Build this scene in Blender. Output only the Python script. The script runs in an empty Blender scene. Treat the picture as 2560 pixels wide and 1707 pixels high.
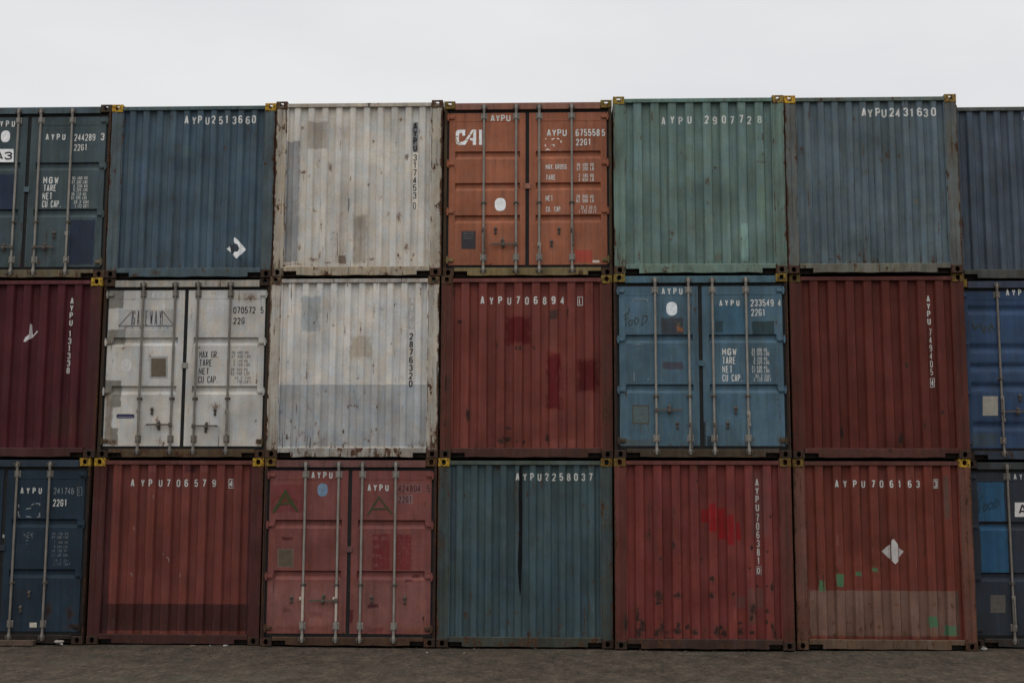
import bpy, bmesh, math, random
import numpy as np
import mathutils
from mathutils import Vector, Matrix

scene = bpy.context.scene
COL = scene.collection
# ------------------------------------------------------------------ camera, sky, sun, exposure
CAM_LOC = (0.0, -18.3283, 1.8255)
CAM_RIGHT = (0.99922, 0.03930, 0.00301)
CAM_UP = (0.00214, -0.13038, 0.99146)
CAM_BACK = (0.03936, -0.99068, -0.13036)
CAM_LENS = 45.981

cam_data = bpy.data.cameras.new("camera")
cam = bpy.data.objects.new("camera", cam_data)
COL.objects.link(cam)
cam_data.sensor_width = 36.0
cam_data.lens = CAM_LENS
cam_data.clip_end = 3000.0
_m = Matrix.Identity(4)
for _i in range(3):
    _m[_i][0] = CAM_RIGHT[_i]; _m[_i][1] = CAM_UP[_i]; _m[_i][2] = CAM_BACK[_i]; _m[_i][3] = CAM_LOC[_i]
cam.matrix_world = _m
scene.camera = cam

SUN_EL, SUN_ROT = math.radians(62), math.radians(200)
world = bpy.data.worlds.new("World")
scene.world = world
world.use_nodes = True
wt = world.node_tree
wt.nodes.clear()
w_out = wt.nodes.new('ShaderNodeOutputWorld')
w_bg = wt.nodes.new('ShaderNodeBackground')
w_sky = wt.nodes.new('ShaderNodeTexSky')
w_sky.sky_type = 'NISHITA'; w_sky.sun_disc = False
w_sky.sun_elevation = SUN_EL; w_sky.sun_rotation = SUN_ROT
w_sky.air_density = 1.0; w_sky.dust_density = 3.0
w_tc = wt.nodes.new('ShaderNodeTexCoord')
w_map = wt.nodes.new('ShaderNodeMapping')
w_map.inputs['Scale'].default_value = (2.2, 2.2, 6.0)
w_map.inputs['Rotation'].default_value = (0.0, 0.12, 0.0)
w_n = wt.nodes.new('ShaderNodeTexNoise')
w_n.inputs['Scale'].default_value = 1.6; w_n.inputs['Detail'].default_value = 5.0; w_n.inputs['Roughness'].default_value = .5
w_r = wt.nodes.new('ShaderNodeValToRGB')
w_r.color_ramp.elements[0].position = .36; w_r.color_ramp.elements[0].color = (7.75, 7.8, 7.95, 1)
w_r.color_ramp.elements[1].position = .62; w_r.color_ramp.elements[1].color = (8.45, 8.45, 8.46, 1)
# overcast deck: brighter towards the zenith
w_sep = wt.nodes.new('ShaderNodeSeparateXYZ')
w_el = wt.nodes.new('ShaderNodeMapRange')
w_el.inputs['From Min'].default_value = .40; w_el.inputs['From Max'].default_value = 1.0
w_el.inputs['To Min'].default_value = 1.0; w_el.inputs['To Max'].default_value = 2.5
w_mul = wt.nodes.new('ShaderNodeVectorMath'); w_mul.operation = 'SCALE'
w_mix = wt.nodes.new('ShaderNodeMix'); w_mix.data_type = 'RGBA'
w_mix.inputs['Factor'].default_value = .94
wt.links.new(w_tc.outputs['Generated'], w_map.inputs['Vector'])
wt.links.new(w_map.outputs['Vector'], w_n.inputs['Vector'])
wt.links.new(w_n.outputs['Fac'], w_r.inputs['Fac'])
wt.links.new(w_tc.outputs['Generated'], w_sep.inputs[0])
wt.links.new(w_sep.outputs['Z'], w_el.inputs['Value'])
wt.links.new(w_r.outputs['Color'], w_mul.inputs[0])
wt.links.new(w_el.outputs[0], w_mul.inputs['Scale'])
wt.links.new(w_sky.outputs['Color'], w_mix.inputs['A'])
wt.links.new(w_mul.outputs[0], w_mix.inputs['B'])
wt.links.new(w_mix.outputs['Result'], w_bg.inputs['Color'])
w_bg.inputs['Strength'].default_value = .1
wt.links.new(w_bg.outputs[0], w_out.inputs[0])

sun_data = bpy.data.lights.new("sun", 'SUN')
sun_data.energy = .5; sun_data.angle = math.radians(60); sun_data.color = (1.0, .97, .93)
sun = bpy.data.objects.new("sun", sun_data)
COL.objects.link(sun)
_d = Vector((math.sin(SUN_ROT) * math.cos(SUN_EL), math.cos(SUN_ROT) * math.cos(SUN_EL), math.sin(SUN_EL)))
sun.rotation_euler = _d.to_track_quat('Z', 'Y').to_euler()
sun.location = (0, -10, 30)

scene.view_settings.view_transform = 'Standard'
scene.view_settings.look = 'None'
scene.view_settings.exposure = 0.0
scene.view_settings.gamma = 1.0

# ------------------------------------------------------------------ measured data, one entry per container
# text: (words, x0, z0, x1, z1, colour, stroke, direction, wear); patch: (x0, z0, x1, z1, colour, soft, alpha, ragged)
DATA = {  # colours darken from row to row downward, carrying the weaker light there
 'C1T': dict(
  pos=[-9.075,0.058,5.182],
  text=[('AYPU',0.681,2.272,0.991,2.368,(161,161,157),0.24,'h',0.25),('A',0.715,1.776,0.842,1.899,(32,32,33),0.2,'w',0),('3',0.858,1.775,0.976,1.898,(32,32,33),0.2,'w',0),('AYPU',1.462,2.067,1.756,2.162,(161,161,157),0.2,'h',0.25),('244289',1.889,2.052,2.204,2.158,(161,161,157),0.18,'h',0.25),('3',2.284,2.056,2.34,2.168,(161,161,157),0.18,'h',0.25),('22G1',1.89,1.905,2.092,2.004,(161,161,157),0.18,'h',0.25),('MGW',1.458,1.41,1.682,1.515,(161,161,157),0.2,'h',0.25),('TARE',1.466,1.297,1.657,1.395,(161,161,157),0.2,'h',0.25),('NET',1.458,1.174,1.603,1.276,(161,161,157),0.2,'h',0.25),('CU CAP.',1.458,1.054,1.75,1.16,(161,161,157),0.2,'h',0.25),('30.480 KG',1.883,1.47,2.116,1.515,(161,161,157),0.17,'h',0.06),('67.200 LBS',1.885,1.407,2.118,1.457,(161,161,157),0.17,'h',0.06),('2.370 KG',1.91,1.348,2.121,1.392,(161,161,157),0.17,'h',0.06),('5.225 LBS',1.913,1.29,2.124,1.337,(161,161,157),0.17,'h',0.06),('28.110 KG',1.885,1.229,2.105,1.273,(161,161,157),0.17,'h',0.06),('61.975 LBS',1.887,1.171,2.117,1.222,(161,161,157),0.17,'h',0.06),('33.2 CUM',1.927,1.11,2.147,1.157,(161,161,157),0.17,'h',0.06),('1.172 CUFT',1.944,1.046,2.149,1.097,(161,161,157),0.17,'h',0.06)],
  patch=[(0.704,1.017,1.066,1.561,(32,40,57),0.01,1,0.02),(1.89,0.201,2.26,0.871,(29,36,50),0.01,1,0.02)],
  poly=[('oval',[(0.86,2.13),(0.068,0.088)],(192,192,188)),('sign',[(0.655,1.94),(0.991,1.938),(1.001,1.74),(0.667,1.742)],(192,192,190))],
  handles=[('H',1.046,0.461,0.819,0.471),('H',1.372,0.463,1.671,0.448),('V',1.801,0.675,1.828,0.276)],
  hasps=[(1.662,0.648)],
 ),
 'C2T': dict(
  pos=[-6.634,0.062,5.182],
  text=[('AYPU2513660',1.081,2.291,2.14,2.414,(161,161,157),0.2,'h',0.3)],
  patch=[(1.795,0.363,1.946,0.499,(39,42,48),0.02,0.9,0.05),(0.422,1.179,0.552,1.711,(53,69,91),0.05,0.6,0.05),(0.899,1.853,1.087,2.039,(53,58,57),0.05,0.6,0.05),(0.91,1.596,1.06,1.744,(49,61,81),0.04,0.7,0.05),(1.047,1.779,1.198,1.964,(68,86,89),0.04,0.6,0.05)],
  blob=[(0.757,0.072,0.07,0.032,'r'),(1.259,0.052,0.158,0.021,'r'),(1.687,0.068,0.044,0.025,'r'),(0.073,1.585,0.026,0.07,'r'),(2.359,0.921,0.025,0.021,'r')],
  poly=[('placard',[(1.867,0.602),(1.931,0.553),(2.039,0.421),(1.916,0.279),(1.848,0.346),(1.883,0.382),(1.927,0.381),(1.953,0.43),(1.924,0.49),(1.873,0.513),(1.856,0.562)],(187,190,190)),('placard',[(1.761,0.427),(1.796,0.472),(1.811,0.436),(1.82,0.377)],(187,190,190))],
  ridge=[0.309,0.509,0.71,0.91,1.11,1.319,1.519,1.719,1.918,2.117],
 ),
 'C3T': dict(
  pos=[-4.18,-0.012,5.182],
  text=[('AYPU',2.001,1.838,2.069,2.266,(24,24,25),0.26,'v',0.15),('317453',2.007,1.142,2.065,1.797,(32,32,33),0.15,'v',0.05),('0',2.013,0.99,2.058,1.09,(32,32,33),0.15,'v',0.05)],
  patch=[(0.132,1.091,0.361,2.004,(108,108,109),0.008,1,0.02),(0.137,0.21,0.363,1.129,(104,104,105),0.015,1,0.02),(0.461,1.88,0.766,2.3,(118,112,105),0.03,0.9,0.02),(1.151,0.187,1.371,0.906,(111,104,94),0.05,0.8,0.05),(0.95,0.189,1.058,0.314,(72,59,50),0.012,1,0.02),(1.994,0.981,2.083,1.824,(174,171,164),0.01,0.7,0.02),(1.992,1.823,2.08,2.281,(77,77,79),0.012,0.9,0.02),(0.83,2.051,1.102,2.246,(132,114,103),0.05,0.35,0.08),(0.875,0.189,1.067,0.943,(124,113,104),0.05,0.4,0.06)],
  blob=[(0.386,2.204,0.021,0.028,'r'),(0.407,1.545,0.044,0.028,'r'),(0.599,0.963,0.044,0.014,'r'),(1.123,0.528,0.021,0.018,'r'),(0.881,0.637,0.021,0.018,'r'),(0.381,0.424,0.021,0.039,'r'),(0.588,0.253,0.062,0.025,'r'),(0.793,0.208,0.044,0.018,'r'),(1.428,0.258,0.049,0.021,'r'),(1.919,1.752,0.035,0.049,'r'),(2.009,0.247,0.021,0.021,'r'),(1.821,2.328,0.025,0.032,'r'),(1.528,1.132,0.009,0.011,'r'),(1.109,1.421,0.018,0.044,'r'),(0.685,0.298,0.018,0.053,'r'),(0.807,1.615,0.035,0.07,'r'),(1.928,0.417,0.035,0.053,'r'),(0.324,0.183,0.176,0.014,'r'),(1.815,0.884,0.032,0.088,'r')],
  line=[([(1.088,1.141),(1.094,1.068),(1.084,0.951)],0.012,(42,42,46),0.3)],
  ridge=[0.312,0.51,0.711,0.918,1.121,1.323,1.524,1.726,1.936,2.141],
 ),
 'C4T': dict(
  pos=[-1.731,0.057,5.182],
  text=[('AYPU',0.677,2.289,0.967,2.389,(161,161,157),0.27,'h',0.25),('AYPU',1.496,2.062,1.784,2.165,(161,161,157),0.27,'h',0.25),('675558',1.912,2.058,2.262,2.165,(161,161,157),0.2,'h',0.25),('5',2.29,2.057,2.339,2.162,(161,161,157),0.2,'h',0.25),('22G1',1.916,1.922,2.137,2.021,(161,161,157),0.2,'h',0.25),('MAX.GROSS',1.479,1.571,1.782,1.646,(161,161,157),0.2,'h',0.06),('TARE',1.482,1.412,1.623,1.491,(161,161,157),0.2,'h',0.06),('NET',1.478,1.105,1.582,1.184,(161,161,157),0.2,'h',0.06),('CU. CAP.',1.482,0.943,1.719,1.021,(161,161,157),0.2,'h',0.06),('30 480 KG',1.924,1.611,2.174,1.66,(161,161,157),0.19,'h',0.06),('67 200 LB',1.927,1.55,2.174,1.602,(161,161,157),0.19,'h',0.06),('2 185 KG',1.953,1.45,2.174,1.501,(161,161,157),0.19,'h',0.06),('4 820 LB',1.953,1.39,2.173,1.439,(161,161,157),0.19,'h',0.06),('28 295 KG',1.919,1.141,2.172,1.19,(161,161,157),0.19,'h',0.06),('62 380 LB',1.919,1.08,2.172,1.13,(161,161,157),0.19,'h',0.06),('33.2 CU.M.',1.983,0.981,2.22,1.031,(161,161,157),0.19,'h',0.06),('1 173 CU.FT.',1.951,0.918,2.232,0.97,(161,161,157),0.19,'h',0.06)],
  patch=[(0.276,0.426,0.462,0.525,(65,67,61),0.02,0.8,0.02),(1.893,0.2,2.15,0.386,(124,54,44),0.015,1,0.02)],
  line=[([(0.293,0.651),(0.443,0.65)],0.007,(88,84,83),0.4),([(0.293,0.624),(0.443,0.623)],0.007,(88,84,83),0.4),([(0.293,0.591),(0.443,0.591)],0.007,(88,84,83),0.4),([(0.294,0.561),(0.444,0.56)],0.007,(88,84,83),0.4),([(1.473,2.019),(1.491,2.028)],0.016,(190,173,165),0.5),([(1.562,2.013),(1.606,2.027)],0.016,(190,173,165),0.5),([(1.642,2.03),(1.677,2.017)],0.016,(190,173,165),0.5),([(1.704,1.999),(1.698,1.962)],0.016,(190,173,165),0.5),([(1.468,1.937),(1.482,1.91)],0.016,(190,173,165),0.5),([(1.544,1.927),(1.597,1.936),(1.606,1.909)],0.016,(190,173,165),0.5),([(1.473,1.846),(1.509,1.873),(1.544,1.849)],0.016,(190,173,165),0.5),([(1.668,1.848),(1.698,1.848)],0.016,(190,173,165),0.5),([(0.174,2.068),(0.208,2.073)],0.011,(114,99,56),0.3),([(0.179,2.043),(0.185,1.997),(0.215,1.97),(0.245,1.981)],0.011,(114,99,56),0.3),([(0.36,2.112),(0.399,2.09),(0.44,2.148)],0.011,(114,99,56),0.3),([(0.316,2.017),(0.354,2.026)],0.011,(114,99,56),0.3)],
  poly=[('oval',[(0.824,1.058),(0.08,0.096)],(206,206,200)),('data_plate',[(0.266,0.672),(0.469,0.671),(0.471,0.408),(0.268,0.409)],(44,42,44)),('sticker',[(2.15,0.235),(2.248,0.235),(2.247,0.199),(2.15,0.2)],(157,146,136)),('logo',[(0.309,2.172),(0.309,2.085),(0.295,2.079),(0.268,2.085),(0.265,2.122),(0.226,2.122),(0.219,2.085),(0.218,2.003),(0.227,1.989),(0.275,1.992),(0.304,2.011),(0.372,2.112),(0.401,2.163),(0.419,2.171),(0.468,2.17),(0.469,1.943),(0.422,1.943),(0.421,2.007),(0.393,2.011),(0.38,2.02),(0.381,2.044),(0.423,2.044),(0.428,2.126),(0.413,2.123),(0.319,1.956),(0.308,1.944),(0.216,1.945),(0.186,1.961),(0.173,1.988),(0.172,2.129),(0.184,2.156),(0.208,2.171)],(196,194,184)),('logo',[(0.511,2.17),(0.554,2.17),(0.555,1.942),(0.512,1.943)],(196,194,184))],
  handles=[('V',0.593,0.703,0.6,0.371),('H',1.022,0.468,0.7,0.464),('V',1.833,0.691,1.832,0.472),('V',1.408,0.474,1.404,0.278)],
  hasps=[(0.757,0.675),(1.671,0.67),(1.561,0.483),(0.858,0.504)],
 ),
 'C5T': dict(
  pos=[0.717,-0.092,5.182],
  text=[('AYPU 290772',0.696,2.181,1.981,2.301,(161,161,157),0.19,'h',0.2),('8',2.058,2.179,2.13,2.292,(144,153,144),0.3,'h',0.45)],
  patch=[(0.664,0.182,1.038,0.448,(70,86,83),0.02,0.8,0.02),(1.795,0.187,1.898,0.725,(90,113,108),0.01,0.8,0.02),(2.039,0.749,2.166,1.265,(78,93,78),0.03,0.7,0.02),(2.042,1.604,2.163,1.784,(71,81,71),0.03,0.6,0.02),(1.417,0.18,1.536,0.294,(69,73,63),0.02,0.8,0.02)],
  blob=[(0.818,0.589,0.032,0.039,'r'),(0.808,0.492,0.028,0.025,'r'),(0.559,2.284,0.021,0.07,'r'),(0.748,0.086,0.053,0.028,'r'),(1.232,0.243,0.056,0.014,'r'),(1.331,1.342,0.035,0.053,'r'),(1.456,1.546,0.035,0.021,'r'),(1.334,1.021,0.018,0.025,'r'),(0.307,0.618,0.014,0.028,'r'),(2.133,1.981,0.014,0.07,'r'),(0.399,1.996,0.009,0.032,'r'),(1.799,0.486,0.011,0.035,'r'),(2.116,1.613,0.07,0.018,'r'),(2.374,0.43,0.021,0.039,'r')],
  ridge=[0.351,0.6,0.847,1.099,1.344,1.594,1.843,2.086],
 ),
 'C6T': dict(
  pos=[3.161,-0.068,5.182],
  text=[('AYPU2431630',1.099,2.269,2.151,2.398,(161,161,157),0.2,'h',0.3)],
  patch=[(1.797,0.99,1.869,1.079,(90,84,54),0.03,0.55,0.05),(0.306,0.205,0.326,2.416,(90,88,75),0.03,0.6,0.05)],
  blob=[(0.356,2.307,0.018,0.106,'r'),(1.11,1.761,0.011,0.123,'r'),(0.966,1.28,0.009,0.106,'r'),(1.021,0.289,0.025,0.032,'r'),(1.558,1.507,0.025,0.014,'r'),(0.937,1.717,0.028,0.014,'r'),(2.125,0.635,0.014,0.106,'r'),(1.781,2.186,0.007,0.088,'r'),(0.315,1.088,0.014,0.211,'r'),(0.609,0.212,0.053,0.014,'r'),(2.042,0.249,0.021,0.021,'r'),(1.357,0.639,0.032,0.014,'r'),(0.13,1.607,0.021,0.07,'r'),(0.152,1.804,0.018,0.07,'r'),(2.344,1.822,0.025,0.158,'r'),(2.311,1.43,0.021,0.211,'r'),(2.377,0.546,0.025,0.106,'r'),(0.117,1.09,0.021,0.088,'r'),(0.061,0.93,0.014,0.07,'r')],
  ridge=[0.326,0.529,0.729,0.929,1.128,1.329,1.527,1.727,1.924,2.119],
 ),
 'C7T': dict(
  pos=[5.602,0.45,5.182],
  text=[('AYPU',1.119,2.353,1.469,2.485,(161,161,157),0.2,'h',0.25)],
  ridge=[0.346,0.549,0.744,0.943,1.141,1.338,1.536,1.733,1.93,2.126],
 ),
 'C1M': dict(
  pos=[-9.094,0.036,2.591],
  text=[('AYPU',1.951,1.9,2.023,2.31,(154,154,150),0.26,'v',0.15),('131338',1.937,1.207,2.019,1.831,(154,154,150),0.17,'v',0.25)],
  patch=[(1.722,0.321,2.072,0.694,(50,27,30),0.02,0.8,0.02),(2.05,2.122,2.151,2.272,(54,37,32),0.04,0.7,0.06),(1.788,0.267,2.458,0.776,(61,39,31),0.15,0.35,0.2)],
  poly=[('placard',[(1.32,1.67),(1.34,1.725),(1.394,1.771),(1.398,1.929),(1.414,1.92),(1.424,1.799),(1.441,1.762),(1.484,1.831),(1.508,1.823),(1.424,1.725),(1.352,1.664)],(151,147,147))],
  ridge=[0.342,0.593,0.843,1.091,1.345,1.596,1.845,2.088],
 ),
 'C2M': dict(
  pos=[-6.65,0.09,2.591],
  text=[('AYPX',0.698,2.298,0.986,2.385,(152,152,152),0.24,'h',0.06),('AYPX',1.488,2.072,1.771,2.172,(152,152,152),0.24,'h',0.3),('070572',1.898,2.077,2.219,2.174,(30,30,32),0.17,'h',0.05),('5',2.294,2.076,2.338,2.173,(30,30,32),0.17,'h',0.05),('22G',1.903,1.925,2.066,2.018,(30,30,32),0.17,'h',0.05),('MAX GR.',1.426,1.434,1.718,1.533,(30,30,32),0.16,'h',0.05),('TARE',1.43,1.317,1.611,1.413,(30,30,32),0.16,'h',0.05),('NET',1.425,1.196,1.572,1.289,(30,30,32),0.16,'h',0.05),('CU CAP.',1.422,1.073,1.718,1.174,(30,30,32),0.16,'h',0.05),('30.480 KG',1.894,1.491,2.135,1.532,(72,72,73),0.15,'h',0.06),('67.200 LBS',1.895,1.435,2.164,1.476,(72,72,73),0.15,'h',0.06),('2.140 KG',1.921,1.369,2.129,1.412,(72,72,73),0.15,'h',0.06),('4.720 LBS',1.923,1.314,2.162,1.357,(72,72,73),0.15,'h',0.06),('28.340 KG',1.888,1.246,2.133,1.289,(72,72,73),0.15,'h',0.06),('62.480 LBS',1.89,1.189,2.162,1.234,(72,72,73),0.15,'h',0.06),('33.2 CUM',1.947,1.129,2.177,1.168,(72,72,73),0.15,'h',0.06),('1.173 CUFT',1.925,1.068,2.184,1.113,(72,72,73),0.15,'h',0.06),('G',0.437,1.915,0.472,2.123,(47,47,52),0.17,'h',0.08),('A',0.5,1.915,0.534,2.123,(47,47,52),0.17,'h',0.08),('T',0.554,1.915,0.588,2.123,(47,47,52),0.17,'h',0.08),('E',0.624,1.914,0.658,2.123,(47,47,52),0.17,'h',0.08),('W',0.693,1.914,0.727,2.123,(47,47,52),0.17,'h',0.08),('A',0.758,1.914,0.792,2.122,(47,47,52),0.17,'h',0.08),('Y',0.825,1.914,0.859,2.122,(47,47,52),0.17,'h',0.08),('O',0.321,1.858,0.347,1.885,(47,47,52),0.22,'h',0.05),('N',0.432,1.858,0.458,1.885,(47,47,52),0.22,'h',0.05),('L',0.551,1.858,0.577,1.885,(47,47,52),0.22,'h',0.05),('I',0.735,1.857,0.761,1.884,(47,47,52),0.22,'h',0.05),('N',0.835,1.857,0.861,1.884,(47,47,52),0.22,'h',0.05),('E',0.948,1.857,0.974,1.884,(47,47,52),0.22,'h',0.05)],
  patch=[(0.056,2.151,0.293,2.438,(83,80,73),0.012,0.95,0.03),(0.078,1.623,0.334,1.85,(83,80,73),0.012,0.95,0.03),(0.068,0.89,0.309,1.114,(83,80,73),0.012,0.95,0.03),(0.169,0.725,0.316,0.918,(83,80,73),0.012,0.95,0.03),(0.172,0.179,0.293,0.433,(83,80,73),0.012,0.95,0.03),(0.081,0.188,0.205,0.909,(84,73,60),0.03,0.85,0.05),(0.213,1.727,1.045,1.85,(106,106,104),0.02,0.6,0.02),(0.219,1.848,1.059,2.144,(110,110,110),0.02,0.6,0.02)],
  blob=[(1.689,0.734,0.082,0.046,'r'),(0.323,1.575,0.046,0.026,'r'),(1.421,1.579,0.026,0.018,'r'),(0.849,0.561,0.029,0.037,'r'),(2.138,2.309,0.11,0.055,'r'),(1.616,2.376,0.082,0.011,'r'),(0.437,2.287,0.033,0.009,'r'),(1.293,2.042,0.011,0.092,'r'),(2.266,1.099,0.015,0.073,'r'),(2.328,0.217,0.055,0.046,'r'),(0.218,0.215,0.073,0.055,'r'),(0.078,0.89,0.055,0.055,'r')],
  line=[([(0.236,1.899),(0.428,2.121),(0.424,1.899)],0.008,(47,47,52),0.1),([(0.236,1.899),(1.047,1.902)],0.008,(47,47,52),0.1),([(0.868,1.902),(0.867,2.12),(1.036,1.911)],0.008,(47,47,52),0.1),([(0.276,0.583),(0.498,0.583)],0.009,(104,104,111),0.2)],
  poly=[('data_plate',[(0.699,1.46),(0.966,1.46),(0.978,1.137),(0.712,1.138)],(118,117,114)),('sticker',[(0.726,1.429),(0.941,1.428),(0.951,1.165),(0.737,1.165)],(75,67,56)),('oval',[(0.37,1.332),(0.078,0.092)],(151,149,146)),('sticker',[(0.271,0.629),(0.499,0.629),(0.515,0.612),(0.516,0.583),(0.502,0.567),(0.273,0.567),(0.258,0.583),(0.256,0.612)],(40,41,63))],
  handles=[('V',0.613,0.689,0.618,0.343),('H',1.045,0.474,0.705,0.459),('H',1.382,0.456,1.731,0.456),('V',1.805,0.68,1.802,0.362)],
  hasps=[(0.771,0.671),(0.881,0.452),(1.682,0.661),(1.556,0.416)],
 ),
 'C3M': dict(
  pos=[-4.202,-0.002,2.591],
  text=[('AYPU',2.014,1.863,2.071,2.295,(156,154,151),0.26,'v',0.2),('2876320',2.005,1.007,2.066,1.779,(30,30,32),0.22,'v',0.1)],
  patch=[(0.109,0.165,2.291,1.041,(119,121,123),0.006,0.95,0.012),(0.443,1.784,0.745,2.319,(114,118,120),0.03,0.85,0.05),(1.161,1.398,1.483,1.737,(126,116,102),0.05,0.8,0.1),(1.992,1.826,2.084,2.295,(112,112,113),0.02,0.7,0.02)],
  blob=[(1.153,0.727,0.018,0.029,'r'),(1.216,0.745,0.073,0.015,'r'),(1.29,0.718,0.015,0.029,'r'),(1.452,0.241,0.022,0.026,'r'),(0.702,0.205,0.051,0.015,'r'),(0.745,0.339,0.011,0.11,'r'),(0.705,0.483,0.018,0.037,'r'),(1.502,2.103,0.011,0.11,'r'),(1.506,1.28,0.011,0.092,'r'),(1.127,0.214,0.037,0.022,'r'),(0.552,1.208,0.009,0.11,'r'),(1.264,0.151,0.026,0.015,'r'),(1.679,0.152,0.018,0.015,'r'),(1.566,0.403,0.015,0.029,'r'),(1.494,0.394,0.009,0.033,'r'),(1.315,1.828,0.007,0.11,'r'),(1.087,1.811,0.011,0.092,'r'),(2.165,2.378,0.009,0.11,'r'),(1.898,1.827,0.007,0.073,'r'),(0.267,2.015,0.009,0.022,'r'),(0.283,1.364,0.018,0.018,'r'),(0.93,1.884,0.026,0.018,'r'),(1.756,1.617,0.009,0.018,'r'),(0.079,1.813,0.015,0.073,'r'),(0.051,1.501,0.033,0.055,'r'),(2.39,1.826,0.018,0.073,'r'),(2.335,1.807,0.022,0.029,'r'),(2.31,1.679,0.011,0.073,'r'),(2.305,0.466,0.015,0.092,'r'),(1.097,0.363,0.016,0.029,'k'),(0.389,0.438,0.015,0.011,'k'),(1.291,1.126,0.015,0.011,'k')],
  ridge=[0.31,0.516,0.721,0.921,1.123,1.325,1.528,1.73,1.941,2.136],
 ),
 'C4M': dict(
  pos=[-1.743,0.01,2.591],
  text=[('AYPU706894',0.562,2.185,1.757,2.299,(154,154,150),0.2,'h',0.12),('1',1.964,2.184,2,2.283,(154,154,150),0.22,'h',0.05)],
  patch=[(0.906,1.605,1.294,2.017,(60,10,14),0.06,0.95,0.1),(1.498,0.682,1.713,1.495,(60,10,14),0.06,0.95,0.12),(1.921,0.934,2.242,1.404,(60,10,14),0.06,0.95,0.12),(1.54,1.965,1.679,2.107,(35,29,29),0.03,0.9,0.06),(1.552,1.531,1.66,1.969,(73,46,39),0.05,0.5,0.05),(2.273,0.022,2.441,2.499,(43,28,31),0.02,0.85,0.02)],
  blob=[(0.969,0.426,0.044,0.018,'k'),(0.952,0.27,0.051,0.04,'k'),(0.862,0.252,0.044,0.037,'k'),(1.074,1.56,0.015,0.029,'k'),(1.128,1.56,0.015,0.029,'k'),(1.326,1.565,0.015,0.026,'k'),(0.802,1.597,0.011,0.033,'k'),(0.079,0.493,0.037,0.037,'k'),(1.506,0.288,0.022,0.055,'k'),(1.806,2.06,0.009,0.073,'k'),(1.086,0.243,0.015,0.026,'k'),(1.184,0.234,0.015,0.026,'k'),(0.1,1.062,0.037,0.11,'k'),(0.265,1.936,0.037,0.029,'k'),(0.393,0.61,0.026,0.073,'k')],
  line=[([(1.948,2.294),(2.015,2.294),(2.014,2.173),(1.947,2.173),(1.948,2.294)],0.009,(154,154,150),0.05)],
  ridge=[0.346,0.594,0.847,1.102,1.353,1.604,1.856,2.106],
 ),
 'C5M': dict(
  pos=[0.706,-0.094,2.591],
  text=[('AYPU',0.678,2.299,0.972,2.395,(154,154,150),0.25,'h',0.1),('AYPU',1.483,2.131,1.766,2.219,(154,154,150),0.21,'h',0.06),('233549',1.92,2.126,2.243,2.227,(154,154,150),0.18,'h',0.1),('4',2.302,2.125,2.344,2.222,(154,154,150),0.18,'h',0.25),('22G1',1.926,1.99,2.124,2.091,(154,154,150),0.18,'h',0.1),('MGW',1.512,1.436,1.712,1.537,(154,154,150),0.2,'h',0.1),('TARE',1.513,1.313,1.697,1.415,(154,154,150),0.2,'h',0.1),('NET',1.511,1.191,1.651,1.29,(154,154,150),0.2,'h',0.1),('CU CAP.',1.509,1.069,1.799,1.17,(154,154,150),0.2,'h',0.1),('24.000 KG',1.923,1.486,2.135,1.537,(154,154,150),0.18,'h',0.06),('52.910 LBS',1.922,1.43,2.165,1.481,(154,154,150),0.18,'h',0.06),('2.370 KG',1.947,1.366,2.135,1.411,(154,154,150),0.18,'h',0.06),('5.225 LBS',1.946,1.31,2.162,1.357,(154,154,150),0.18,'h',0.06),('21.630 KG',1.918,1.244,2.133,1.289,(154,154,150),0.18,'h',0.06),('47.685 LBS',1.921,1.19,2.163,1.239,(154,154,150),0.18,'h',0.06),('33.2 CUM',1.965,1.123,2.171,1.169,(154,154,150),0.18,'h',0.06),('1.172 CUFT',1.941,1.069,2.187,1.116,(154,154,150),0.18,'h',0.06)],
  patch=[(0.667,1.731,0.982,1.973,(44,47,52),0.01,1,0.02),(0.881,1.822,0.942,1.903,(75,66,55),0.015,0.8,0.03),(0.88,1.768,0.982,1.849,(114,74,47),0.015,0.85,0.04),(1.402,1.729,1.86,2.156,(39,67,83),0.03,0.75,0.02),(1.421,1.754,1.534,1.926,(34,48,55),0.01,1,0.02),(1.936,1.728,2.246,1.919,(32,46,50),0.01,1,0.02),(0.681,1.237,0.969,1.345,(53,49,57),0.015,0.9,0.03),(0.214,1.723,0.575,2.333,(69,92,109),0.06,0.5,0.05),(1.236,1.371,1.238,2.42,(72,64,48),0.006,0.6,0.02),(1.262,0.461,1.264,1.245,(92,61,42),0.006,0.8,0.02),(1.183,0.161,1.271,0.514,(25,24,24),0.02,0.9,0.03),(1.274,0.161,1.359,0.32,(24,27,30),0.02,0.9,0.04),(0.064,0.16,0.54,0.266,(55,53,44),0.03,0.6,0.04)],
  blob=[(0.269,0.461,0.015,0.11,'r'),(0.366,0.425,0.011,0.11,'r'),(0.464,0.47,0.018,0.018,'r'),(1.731,1.057,0.015,0.029,'r'),(2.318,0.259,0.073,0.046,'r'),(0.761,0.195,0.026,0.026,'r'),(0.117,0.248,0.092,0.037,'r'),(1.182,1.803,0.026,0.018,'r')],
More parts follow.
